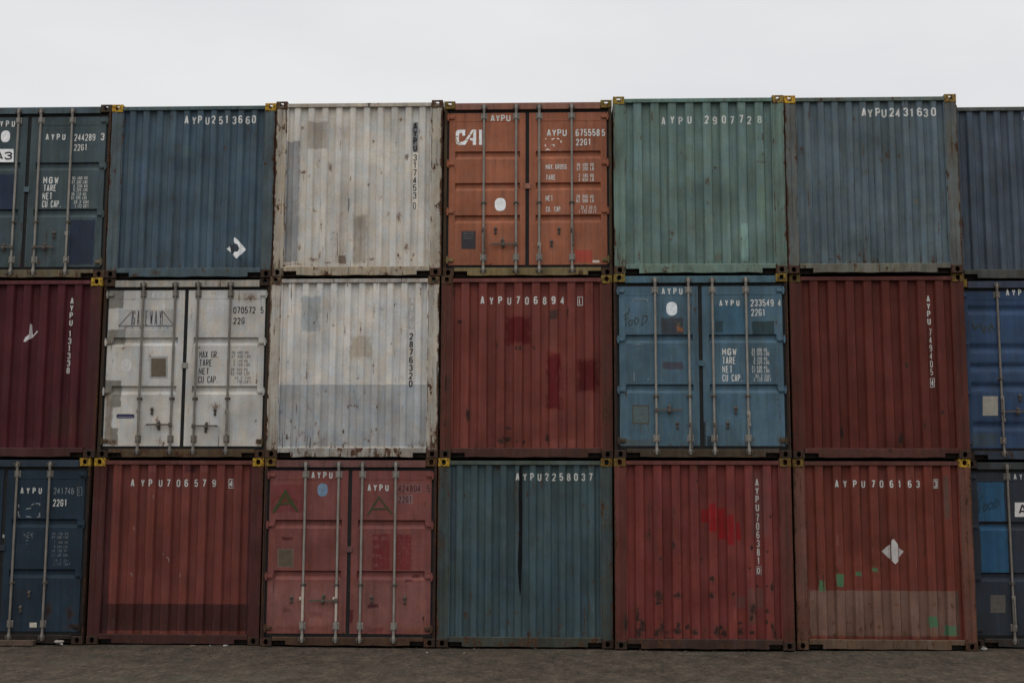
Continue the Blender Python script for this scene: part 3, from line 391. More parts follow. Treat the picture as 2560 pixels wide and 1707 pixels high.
def paint(name, rgb, seed, rust=.4, grime=.4, patches=(), streak=1.0, lift=None):
    m, N = new_mat(name)
    base = N.n('RGB'); base.outputs[0].default_value = alb(rgb)
    col = base.outputs[0]
    if patches:
        tc = N.n('TexCoord').outputs['Object']
        sp = N.n('SeparateXYZ'); N.put(sp.inputs[0], tc)
        na = N.math('SUBTRACT', N.noise(tc, 9 + seed * .1, 6, .65), .5)
        nb = N.math('SUBTRACT', N.noise(N.vmath('ADD', tc, (3.1, seed, 7.7)), 9, 6, .65), .5)
        worn = N.noise(N.vmath('MULTIPLY', tc, (9, 9, 3)), 2.2, 6, .65)
        for (x0, z0, x1, z1, c, soft, alpha, ragged) in patches:
            x = N.math('MULTIPLY_ADD', na, ragged * 2.2, sp.outputs['X'])
            z = N.math('MULTIPLY_ADD', nb, ragged * 2.2, sp.outputs['Z'])
            dx = N.math('SUBTRACT', N.math('ABSOLUTE', N.math('SUBTRACT', x, (x0 + x1) / 2)), (x1 - x0) / 2)
            dz = N.math('SUBTRACT', N.math('ABSOLUTE', N.math('SUBTRACT', z, (z0 + z1) / 2)), (z1 - z0) / 2)
            d = N.math('MAXIMUM', dx, dz)
            f = N.rng(d, -soft, soft * .4, 1.0, 0.0, True)
            f = N.math('MULTIPLY', f, N.rng(worn, .3, .62, alpha * (.62 if alpha < .9 else .86), alpha))
            col = N.mix(f, col, alb(c))
    g = N.n('Group'); g.node_tree = WORN
    N.put(g.inputs['Color'], col)
    g.inputs['Rust'].default_value = rust; g.inputs['Grime'].default_value = grime
    g.inputs['Seed'].default_value = seed; g.inputs['Streak'].default_value = streak
    principled(N, g.outputs['Color'], g.outputs['Roughness'], g.outputs['Height'])
    return m

_letter = {}
def letter_mat(rgb, wear):
    key = (tuple(rgb), round(wear, 2))
    if key in _letter: return _letter[key]
    m, N = new_mat('lettering_paint')
    tc = N.n('TexCoord').outputs['Object']
    col = N.mix(1.0, alb(rgb), N.rng(N.noise(tc, 22, 5, .6), .3, .7, .78, 1.08), 'MULTIPLY')
    b, o = principled(N, col, .6)
    if wear > 0:
        tr = N.n('BsdfTransparent'); mx = N.n('MixShader')
        t = .24 + wear * .38
        N.put(mx.inputs[0], N.rng(N.noise(N.vmath('MULTIPLY', tc, (1, 1, .7)), 30, 7, .7), t - .025, t + .025, 0, 1, True))
        N.put(mx.inputs[1], tr.outputs[0]); N.put(mx.inputs[2], b.outputs[0])
        N.put(o.inputs['Surface'], mx.outputs[0])
    _letter[key] = m
    return m

def simple(name, rgb_lin, rough, nscale=20, var=.25, spec=.15, metal=0., bump=.001):
    m, N = new_mat(name)
    tc = N.n('TexCoord').outputs['Object']
    nz = N.noise(tc, nscale, 7, .65)
    col = N.mix(1.0, rgb_lin + (1.,), N.rng(nz, .3, .7, 1 - var, 1 + var), 'MULTIPLY')
    principled(N, col, rough, nz, bump, spec, metal)
    return m

M_rubber = simple('black_rubber', (.016, .016, .016), .75, 30, .4)
M_slit_shade = simple('painted_slit_shade', (.005, .005, .006), .9, 12, .3)
M_dark = simple('shaded_underframe_steel', (.03, .024, .02), .8, 12, .4)  # dark tone paints in the shade under the floor
def galv(c0=(.16, .145, .125, 1), c1=(.26, .24, .21, 1)):
    m, N = new_mat('galvanised_steel')
    tc = N.n('TexCoord').outputs['Object']
    a = N.noise(N.vmath('MULTIPLY', tc, (1, 1, .25)), 26, 7, .65)
    col = N.mix(N.rng(a, .35, .65), c0, c1)
    r = N.noise(tc, 17, 9, .7)
    col = N.mix(N.rng(r, .58, .66, 0, .7, True), col, (.075, .042, .026, 1))
    principled(N, col, N.rng(r, .4, .6, .45, .75), a, .001, .4, .0)
    return m
M_galv = galv()
M_galv_dark = galv((.115, .10, .082, 1), (.19, .17, .145, 1))
M_lock = simple('worn_lock_steel', (.075, .060, .047), .6, 40, .5, .4)
M_cream = simple('cream_painted_sleeve', (.42, .36, .30), .55, 18, .2)

# ------------------------------------------------------------------ mesh helpers
def link(name, verts, faces, mat, parent=None, sharp=None, smooth=False):
    me = bpy.data.meshes.new(name)
    me.from_pydata([tuple(v) for v in verts], [], faces)
    me.validate()
    o = bpy.data.objects.new(name, me)
    COL.objects.link(o)
    if mat: me.materials.append(mat)
    if parent is not None: o.parent = parent
    if smooth:
        me.polygons.foreach_set('use_smooth', [True] * len(me.polygons))
        if sharp: me.set_sharp_from_angle(angle=math.radians(sharp))
    return o

class MB:
    def __init__(s): s.v = []; s.f = []
    def add(s, vs, fs):
        o = len(s.v); s.v += [tuple(q) for q in vs]; s.f += [tuple(i + o for i in f) for f in fs]
    def box(s, x0, y0, z0, x1, y1, z1, b=0.0):
        if b <= 0 or min(x1 - x0, y1 - y0, z1 - z0) < 2.2 * b:
            s.add([(x0, y0, z0), (x1, y0, z0), (x1, y1, z0), (x0, y1, z0), (x0, y0, z1), (x1, y0, z1), (x1, y1, z1), (x0, y1, z1)],
                  [(0, 3, 2, 1), (4, 5, 6, 7), (0, 1, 5, 4), (1, 2, 6, 5), (2, 3, 7, 6), (3, 0, 4, 7)])
            return
        bm = bmesh.new()
        bmesh.ops.create_cube(bm, size=1.0)
        for v in bm.verts: v.co = Vector(((x0 + x1) / 2 + v.co.x * (x1 - x0), (y0 + y1) / 2 + v.co.y * (y1 - y0), (z0 + z1) / 2 + v.co.z * (z1 - z0)))
        bmesh.ops.bevel(bm, geom=list(bm.edges), offset=b, segments=2, affect='EDGES', profile=.5)
        bm.verts.index_update()
        s.add([v.co.copy() for v in bm.verts], [tuple(v.index for v in f.verts) for f in bm.faces])
        bm.free()
    def cyl(s, p0, p1, r, n=14):
        p0 = Vector(p0); p1 = Vector(p1); d = (p1 - p0).normalized()
        a = d.orthogonal().normalized(); b = d.cross(a)
        vs = []
        for p in (p0, p1):
            for i in range(n):
                t = 2 * math.pi * i / n
                vs.append(p + a * (r * math.cos(t)) + b * (r * math.sin(t)))
        fs = [(i, (i + 1) % n, n + (i + 1) % n, n + i) for i in range(n)] + [tuple(reversed(range(n))), tuple(range(n, 2 * n))]
        s.add(vs, fs)
    def prism_x(s, prof, x0, x1):          # closed profile in (y, z) swept along x
        n = len(prof)
        vs = [(x0, y, z) for y, z in prof] + [(x1, y, z) for y, z in prof]
        s.add(vs, [(i, (i + 1) % n, n + (i + 1) % n, n + i) for i in range(n)] + [tuple(range(n)), tuple(reversed(range(n, 2 * n)))])
    def prism_z(s, prof, z0, z1):          # closed profile in (x, y) swept along z
        n = len(prof)
        vs = [(x, y, z0) for x, y in prof] + [(x, y, z1) for x, y in prof]
        s.add(vs, [(i, (i + 1) % n, n + (i + 1) % n, n + i) for i in range(n)] + [tuple(reversed(range(n))), tuple(range(n, 2 * n))])
    def build(s, name, mat, parent=None, smooth=False, sharp=35):
        return link(name, s.v, s.f, mat, parent, sharp, smooth)

def fix_normals(o):
    bm = bmesh.new(); bm.from_mesh(o.data)
    bmesh.ops.recalc_face_normals(bm, faces=bm.faces)
    bm.to_mesh(o.data); bm.free()

def sheet(name, xs, zs, Y, mat, parent, back=None, sharp=28):
    """a pressed steel sheet facing -y: Y[j][i] is the depth at xs[i], zs[j]"""
    nx, nz = len(xs), len(zs)
    V = [(xs[i], Y[j][i], zs[j]) for j in range(nz) for i in range(nx)]
    F = [(j * nx + i, j * nx + i + 1, (j + 1) * nx + i + 1, (j + 1) * nx + i) for j in range(nz - 1) for i in range(nx - 1)]
    if back is not None:
        rim = [i for i in range(nx)] + [j * nx + nx - 1 for j in range(1, nz)] + [(nz - 1) * nx + i for i in range(nx - 2, -1, -1)] + [j * nx for j in range(nz - 2, 0, -1)]
        o = len(V)
        V += [(V[k][0], back, V[k][2]) for k in rim]
        n = len(rim)
        F += [(rim[k], o + k, o + (k + 1) % n, rim[(k + 1) % n]) for k in range(n)]
        F.append(tuple(o + k for k in range(n)))
    return link(name, V, F, mat, parent, sharp, True)

def mark(o, blobs):
    """rust and bare-steel spots as a value on the mesh"""
    me = o.data
    n = len(me.vertices)
    co = np.empty(n * 3); me.vertices.foreach_get('co', co); co = co.reshape(-1, 3)
    out = {'r': np.full(n, -3.0), 'k': np.full(n, -3.0)}
    for (x, z, rx, rz, kind) in blobs:
        if kind == 'r': rx, rz = rx * .8, rz * .85
        rx = max(rx, .010); rz = max(rz, .010)
        d = np.sqrt(((co[:, 0] - x) / rx) ** 2 + ((co[:, 2] - z) / rz) ** 2)
        out[kind] = np.maximum(out[kind], np.clip(1.25 - d * .95, -3, 1.2))
    for nm, k in (('rust', 'r'), ('dark', 'k')):
        a = me.attributes.new(nm, 'FLOAT', 'POINT')
        a.data.foreach_set('value', out[k].astype(np.float32))
def mark_none(o): mark(o, [])

# ------------------------------------------------------------------ stencil lettering
def arc(cx, cy, rx, ry, a0, a1, n=7):
    return [(cx + rx * math.cos(math.radians(a0 + (a1 - a0) * i / n)), cy + ry * math.sin(math.radians(a0 + (a1 - a0) * i / n))) for i in range(n + 1)]
R = .24
GL = {
 'A': [[(0, 0), (.44, 1), (.56, 1), (1, 0)], [(.18, .26), (.82, .26)]],
 'B': [[(0, 0), (0, 1), (.6, 1)] + arc(.6, .76, .35, .24, 90, -90)[1:] + [(0, .52)], [(.6, .52)] + arc(.6, .26, .4, .26, 90, -90)[1:] + [(0, 0)]],
 'C': [arc(.5, 1 - R, .5, R, 0, 180) + arc(.5, R, .5, R, 180, 360)],
 'E': [[(1, 1), (0, 1), (0, 0), (1, 0)], [(0, .52), (.8, .52)]],
 'F': [[(1, 1), (0, 1), (0, 0)], [(0, .52), (.8, .52)]],
 'G': [arc(.5, 1 - R, .5, R, 0, 180) + arc(.5, R, .5, R, 180, 360) + [(1, .48), (.5, .48)]],
 'I': [[(.5, 0), (.5, 1)]],
 'K': [[(0, 0), (0, 1)], [(1, 1), (.05, .45)], [(.32, .6), (1, 0)]],
 'L': [[(0, 1), (0, 0), (1, 0)]],
 'M': [[(0, 0), (0, 1), (.5, .35), (1, 1), (1, 0)]],
 'N': [[(0, 0), (0, 1), (1, 0), (1, 1)]],
 'O': [arc(.5, 1 - R, .5, R, 0, 180) + arc(.5, R, .5, R, 180, 360) + [(1, 1 - R)]],
 'P': [[(0, 0), (0, 1), (.55, 1)] + arc(.55, .74, .45, .26, 90, -90)[1:] + [(0, .48)]],
 'R': [[(0, 0), (0, 1), (.55, 1)] + arc(.55, .75, .45, .25, 90, -90)[1:] + [(0, .5)], [(.5, .5), (1, 0)]],
 'S': [arc(.5, 1 - R, .5, R, 10, 180) + arc(.5, .62, .5, .14, 180, 250, 3) + arc(.5, .36, .5, .14, 70, 0, 3) + arc(.5, R, .5, R, 0, -170)],
 'T': [[(0, 1), (1, 1)], [(.5, 1), (.5, 0)]],
 'U': [[(0, 1)] + arc(.5, R, .5, R, 180, 360) + [(1, 1)]],
 'V': [[(0, 1), (.5, 0), (1, 1)]],
 'W': [[(0, 1), (.25, 0), (.5, .75), (.75, 0), (1, 1)]],
 'X': [[(0, 0), (1, 1)], [(0, 1), (1, 0)]],
 'Y': [[(0, 1), (.5, .40), (1, 1)], [(.5, .40), (.5, 0)]],
 '0': [arc(.5, 1 - R, .5, R, 0, 180) + arc(.5, R, .5, R, 180, 360) + [(1, 1 - R)]],
 '1': [[(.15, .82), (.55, 1), (.55, 0)]],
 '2': [arc(.5, 1 - R, .5, R, 180, 0) + [(.92, .58), (0, 0), (1, 0)]],
 '3': [arc(.5, 1 - R, .5, R, 170, -60) + [(.4, .53)], [(.4, .53)] + arc(.5, .27, .5, .27, 80, -170)],
 '4': [[(.7, 0), (.7, 1), (0, .28), (1, .28)]],
 '5': [[(.95, 1), (.08, 1), (.04, .52)] + arc(.5, .31, .5, .31, 130, -165, 9)],
 '6': [arc(.5, 1 - R, .5, R, 20, 180) + arc(.5, R, .5, R, 180, 360) + arc(.5, .36, .5, .22, 0, 165)],
 '7': [[(0, 1), (1, 1), (.35, 0)]],
 '8': [arc(.5, .76, .42, .24, 0, 360, 12), arc(.5, .26, .5, .26, 0, 360, 12)],
 '9': [arc(.5, R, .5, R, 200, 360) + arc(.5, 1 - R, .5, R, 0, 180) + arc(.5, .64, .5, .22, 180, 345)],
 '.': [[(.4, 0), (.4, .12)]],
}
def ribbon(mb, pts, w, surf, lift, taper=None):
    """flat painted stroke laid on surf(x, z)"""
    P = [Vector(p) for p in pts]
    Q = [P[0]]
    for a, b in zip(P, P[1:]):
        n = max(1, int((b - a).length / .022))
        for i in range(1, n + 1): Q.append(a.lerp(b, i / n))
    n = len(Q)
    closed = (P[0] - P[-1]).length < 1e-5 and n > 3
    V = []
    for i in range(n):
        a = Q[i - 1] if i else (Q[-2] if closed else None)
        b = Q[i + 1] if i < n - 1 else (Q[1] if closed else None)
        d0 = (Q[i] - a).normalized() if a is not None else None
        d1 = (b - Q[i]).normalized() if b is not None else None
        if d0 is None: d0 = d1
        if d1 is None: d1 = d0
        t = d0 + d1
        if t.length < 1e-4: t = d1
        t = t.normalized()
        nrm = Vector((-t.y, t.x))
        k = min(2.0, 1 / max(.3, nrm.dot(Vector((-d1.y, d1.x)))))
        ww = w * .5 * k
        p = Q[i]
        if not closed and i == 0: p = p - d1 * w * .5 * .0
        for s in (1, -1):
            q = p + nrm * ww * s
            V.append((q.x, surf(q.x, q.y) - lift, q.y))
    mb.add(V, [(2 * i, 2 * i + 1, 2 * i + 3, 2 * i + 2) for i in range(n - 1)])

def write(marks, word, x0, z0, x1, z1, wfrac, mode, surf, cnt):
    n = len(word)
    if mode == 'w':
        cells = [(x0, z0, x1 - x0, z1 - z0)]
    elif mode == 'h':
        h = z1 - z0
        cw = min(h * (.62 if wfrac > .235 else .55), (x1 - x0) / max(1, n) * .84) if n > 1 else min(h * .58, x1 - x0)
        if n > 1 and (x1 - x0) / n > h * .75: cw = h * .50
        step = ((x1 - x0) - cw) / (n - 1) if n > 1 else 0
        cells = [(x0 + i * step, z0, cw, h) for i in range(n)]
    else:
        top = z1; tot = z1 - z0
        step = tot / (n - .14) if n > 1 else tot
        h = step * .86 if n > 1 else tot
        cw = min(x1 - x0, h * .55)
        xc = (x0 + x1) / 2
        cells = [(xc - cw / 2, top - i * step - h, cw, h) for i in range(n)]
    for ch, (cx, cz, cw, h) in zip(word, cells):
        if ch not in GL: continue
        mb = MB(); marks.append(mb)
        w = (.78 if ch in 'MWN' else 1.0) * min(wfrac, .20) * min(h, cw * 1.9) * (.86 if h > .085 else .80)
        c2 = cw * .42 if ch in 'I1' and mode == 'h' and n == 1 else cw
        for st in GL[ch]:
            cnt[0] += 1
            pts = [(cx + w / 2 + px * (c2 - w), cz + w / 2 + pz * (h - w)) for px, pz in st]
            ribbon(mb, pts, w, surf, .0024 + (cnt[0] % 6) * .0003)

def decal(name, pts, surf, mat, parent, lift=.002):
    """thin plate or sticker, any outline, pressed onto the surface"""
    bm = bmesh.new()
    vs = [bm.verts.new((x, 0, z)) for x, z in pts]
    for t in mathutils.geometry.tessellate_polygon([[Vector((x, z, 0)) for x, z in pts]]):
        bm.faces.new([vs[k] for k in t])
    xs = [p[0] for p in pts]; zs = [p[1] for p in pts]
    def cuts(a, b, step):
        n = max(1, int((b - a) / step)); return [a + (b - a) * i / n for i in range(1, n)]
    for x in cuts(min(xs), max(xs), .010):
        bmesh.ops.bisect_plane(bm, geom=bm.verts[:] + bm.edges[:] + bm.faces[:], plane_co=(x, 0, 0), plane_no=(1, 0, 0))
    for z in cuts(min(zs), max(zs), .08):
        bmesh.ops.bisect_plane(bm, geom=bm.verts[:] + bm.edges[:] + bm.faces[:], plane_co=(0, 0, z), plane_no=(0, 0, 1))
    for v in bm.verts: v.co.y = surf(v.co.x, v.co.z) - lift
    bm.normal_update()
    for f in bm.faces:
        if f.normal.y > 0: f.normal_flip()
    me = bpy.data.meshes.new(name); bm.to_mesh(me); bm.free()
    o = bpy.data.objects.new(name, me); COL.objects.link(o); o.parent = parent
    me.materials.append(mat)
    return o

# ------------------------------------------------------------------ corner casting: hollow block with an oval front hole (and a top slot)
def casting_mesh(top):
    w, d, h = .162, .178, .116
    hx, hz, n = .030, .037, 28
    zc = h - .052 if top else .058
    mb = MB()
    def ring(plane, c0, c1, ex, ez, depth, x0, x1, z0, z1):
        # rectangle x0..x1, z0..z1 with an oval hole at c0,c1; plane(u, v, t) -> point
        O, I, T = [], [], []
        for i in range(n):
            a = 2 * math.pi * i / n
            ca, sa = math.cos(a), math.sin(a)
            s = lambda q, p: math.copysign(abs(q) ** p, q)
            I.append(plane(c0 + ex * s(ca, .8), c1 + ez * s(sa, .8), 0)); T.append(plane(c0 + ex * s(ca, .8), c1 + ez * s(sa, .8), depth))
            k = min(((x1 - c0) if ca > 0 else (c0 - x0)) / max(1e-6, abs(ca)), ((z1 - c1) if sa > 0 else (c1 - z0)) / max(1e-6, abs(sa)))
            O.append(plane(c0 + ca * k, c1 + sa * k, 0))
        # snap the nearest outline points to the four corners
        for (u, v) in ((x0, z0), (x1, z0), (x1, z1), (x0, z1)):
            p = Vector(plane(u, v, 0)); j = min(range(n), key=lambda q: (Vector(O[q]) - p).length); O[j] = tuple(p)
        fs = []
        for i in range(n):
            j = (i + 1) % n
            fs += [(i, j, n + j, n + i), (n + i, n + j, 2 * n + j, 2 * n + i)]
        mb.add(O + I + T, fs)
    b = .006
    ring(lambda u, v, t: (u, t, v), w / 2, zc, hx, hz, .028, b, w - b, b, h - b)
    # chamfer strip round the front face
    F = [(b, 0, b), (w - b, 0, b), (w - b, 0, h - b), (b, 0, h - b)]
    B = [(0, b, 0), (w, b, 0), (w, b, h), (0, b, h)]
    mb.add(F + B, [(0, 4, 5, 1), (1, 5, 6, 2), (2, 6, 7, 3), (3, 7, 4, 0)])
    D = [(0, d, 0), (w, d, 0), (w, d, h), (0, d, h)]
    fs = [(0, 4, 5, 1), (1, 5, 6, 2), (3, 7, 4, 0), (4, 7, 6, 5)]
    if not top: fs.append((2, 6, 7, 3))
    mb.add(B + D, fs)
    if top: ring(lambda u, v, t: (u, v, h - t), w / 2, .095, .036, .066, .022, 0, w, b, d)
    me = bpy.data.meshes.new('corner_casting')
    me.from_pydata(mb.v, [], mb.f); me.validate()
    bm = bmesh.new(); bm.from_mesh(me); bmesh.ops.remove_doubles(bm, verts=bm.verts, dist=1e-5); bm.to_mesh(me); bm.free()
    return me
CAST = {True: casting_mesh(True), False: casting_mesh(False)}

# ------------------------------------------------------------------ per-container look
CFG = {  # lower rows get darker colours, with their dimmer light painted in
 #      panel            post             rail/header      sill             castings TL TR BL BR            rust grime
 'C1T': ((50.6, 60.4, 64.2), (43, 42, 39), (57, 68, 73), (76, 70, 57), ((53, 42, 33), (53, 49, 39), (53, 42, 33), (53, 42, 33)), 0.42, 0.4),
 'C2T': ((54, 67, 77), (70, 77, 77), (59, 72, 75), (55, 67, 73), ((156, 126, 40), (156, 126, 40), (38, 32, 27), (38, 32, 27)), 0.4, 0.35),
 'C3T': ((149, 146, 141), (116, 107, 93), (133, 126, 117), (125, 117, 104), ((81, 69, 50), (81, 69, 50), (77, 74, 66), (53, 42, 33)), 0.62, 0.3),
 'C4T': ((112.1, 69.5, 52.7), (68, 55, 41), (104, 72, 62), (91, 80, 55), ((97, 85, 37), (97, 85, 37), (53, 42, 33), (53, 42, 33)), 0.3, 0.35),
 'C5T': ((76, 92, 89), (85, 103, 94), (76, 96, 90), (79, 96, 90), ((123, 105, 46), (123, 103, 49), (64, 67, 58), (64, 67, 58)), 0.4, 0.35),
 'C6T': ((66, 77, 83), (82, 79, 72), (71, 80, 77), (79, 80, 74), ((156, 126, 40), (115, 97, 50), (53, 42, 33), (53, 42, 33)), 0.55, 0.45),
 'C7T': ((57.0, 65.0, 75.1), (60, 68, 70), (64, 68, 66), (56, 58, 56), ((59, 64, 59), (53, 42, 33), (53, 42, 33), (53, 42, 33)), 0.35, 0.4),
 'C1M': ((54, 22, 27), (51, 33, 30), (67, 35, 38), (51, 30, 30), ((142, 116, 36), (142, 116, 36), (36, 30, 26), (36, 30, 26)), 0.42, 0.4),
 'C2M': ((139, 137, 134), (52, 45, 38), (116, 112, 106), (61, 50, 37), ((50, 40, 31), (36, 30, 26), (36, 30, 26), (50, 40, 31)), 0.5, 0.3),
 'C3M': ((150, 148, 145), (119, 112, 101), (123, 118, 114), (115, 113, 109), ((77, 65, 48), (77, 65, 48), (50, 40, 31), (50, 40, 31)), 0.66, 0.3),
 'C4M': ((83, 42, 37), (60, 38, 32), (78, 45, 42), (57, 36, 32), ((60, 48, 32), (98, 84, 32), (36, 30, 26), (36, 30, 26)), 0.4, 0.42),
 'C5M': ((56, 75, 87), (41, 34, 31), (55, 75, 84), (52, 45, 36), ((92, 81, 35), (100, 84, 32), (36, 30, 26), (36, 30, 26)), 0.42, 0.45),
 'C6M': ((66, 30, 25), (59, 35, 31), (66, 37, 34), (58, 35, 32), ((77, 66, 31), (88, 73, 36), (36, 30, 26), (36, 30, 26)), 0.34, 0.4),
 'C7M': ((38, 53, 75), (40, 37, 35), (46, 52, 65), (38, 45, 56), ((109, 93, 37), (142, 116, 36), (36, 30, 26), (36, 30, 26)), 0.36, 0.4),
 'C1B': ((24.6, 34.9, 44.5), (31, 26, 24), (31, 39, 47), (31, 26, 24), ((136, 110, 34), (136, 110, 34), (33, 28, 24), (33, 28, 24)), 0.38, 0.45),
 'C2B': ((77, 39.5, 35), (43, 26, 27), (70, 41, 38), (48, 29, 27), ((136, 110, 34), (136, 110, 34), (33, 28, 24), (33, 28, 24)), 0.3, 0.38),
 'C3B': ((87, 51, 48), (47, 34, 30), (80, 55, 53), (55, 41, 32), ((84, 68, 28), (68, 50, 28), (33, 28, 24), (33, 28, 24)), 0.42, 0.4),
 'C4B': ((48, 61, 65), (51, 55, 51), (55, 62, 58), (45, 48, 44), ((136, 110, 34), (88, 71, 28), (33, 28, 24), (33, 28, 24)), 0.5, 0.45),
 'C5B': ((81, 38, 35), (64, 39, 33), (72, 41, 38), (46, 33, 29), ((84, 68, 28), (84, 68, 28), (33, 28, 24), (33, 28, 24)), 0.52, 0.45),
 'C6B': ((77, 37.5, 31), (82, 66, 57), (64, 39, 35), (72, 59, 49), ((87, 71, 32), (136, 110, 34), (65, 51, 40), (46, 37, 28)), 0.58, 0.42),
 'C7B': ((33, 37, 44), (35, 34, 32), (41, 44, 45), (38, 39, 39), ((33, 28, 24), (136, 110, 34), (33, 28, 24), (33, 28, 24)), 0.36, 0.4),
}
LABEL = {
 'C1T': "blue grey container showing its doors, white sign cut by the left frame edge",
 'C2T': "slate blue corrugated container with a torn white diamond placard low at its right",
 'C3T': "dirty white container with black vertical serial digits and a tall grey patch at its left",
 'C4T': "orange container showing its doors, with a white oval sticker and a large white logo",
 'C5T': "pale sea green corrugated container with yellow top corners on the top row",
 'C6T': "faded grey blue corrugated container right of the sea green one, with rust streaked posts",
 'C7T': "dark slate blue container set back at the top right edge, taller neighbour to its left",
 'C1M': "dark maroon corrugated container with a white scrap of sticker and vertical white serial",
 'C2M': "white container showing its doors, with grey repaint blotches and black weight lettering",
 'C3M': "white corrugated container with its lower third repainted grey, a round tan stain above",
 'C4M': "brick red container with three dark red smears, below the orange container",
 'C5M': "light blue container showing its doors, scrawled with the word food, white oval sticker",
 'C6M': "dark oxide red container with a vertical white serial, right of the light blue doors",
 'C7M': "deep blue container with five wavy door ribs at the right edge, middle row",
 'C1B': "navy blue container showing its doors at bottom left, with worn flaking white lettering",
 'C2B': "faded red container with a dark maroon band along its bottom, on the ground",
 'C3B': "pinkish red container showing its doors, with green painted letter scrawls and a round blue seal",
 'C4B': "teal blue container standing on the ground with a long dark gash down its wall",
 'C5B': "red container on the ground with bright red smears and black rust spots",
 'C6B': "red container with a white diamond, green paint dabs and a dusty pink lower band",
 'C7B': "dark grey blue container at bottom right with two bright blue squares on its door",
}
DOORS = ('C1T', 'C4T', 'C2M', 'C5M', 'C7M', 'C1B', 'C3B', 'C7B')
RIB2 = ((1.732, 1.612), (1.032, .908))
RIBS = {'C4T': ((1.846, 1.728), (1.378, 1.262), (.902, .784)),
        'C7M': ((2.215, 2.08), (1.665, 1.525), (1.39, 1.255), (1.11, .975), (.55, .415))}
GUIDE = {'C1T': .834, 'C4T': 1.08, 'C2M': .85, 'C5M': .865, 'C7M': 1.155, 'C1B': .842, 'C3B': .842, 'C7B': .88}

def dent_field(rs, amp):
    bumps = [(rs.uniform(.2, 2.2), rs.uniform(.2, 2.4), rs.uniform(.12, .34), rs.uniform(.15, .5), rs.uniform(-1, 1) * amp) for _ in range(11)]
    ph = [rs.uniform(0, 6.28) for _ in range(4)]
    def f(x, z):
        y = .0022 * np.sin(3.1 * x + ph[0]) * np.sin(2.3 * z + ph[1]) + .0012 * np.sin(9 * z + ph[2] + 2 * x)
        for bx, bz, sx, sz, a in bumps: y = y + a * np.exp(-((x - bx) / sx) ** 2 - ((z - bz) / sz) ** 2)
        return y
    return f

def post_profile(mirror, wide):
    if wide:
        p = [(.004, .050), (.004, .010), (.009, .004), (.078, .004), (.090, .014), (.150, .014), (.163, .020), (.168, .075)]
    else:
        p = [(.004, .120), (.004, .012), (.010, .005), (.024, .005), (.028, .018), (.046, .022), (.046, .120)]
    q = [((W - x) if mirror else x, y) for x, y in p]
    return q

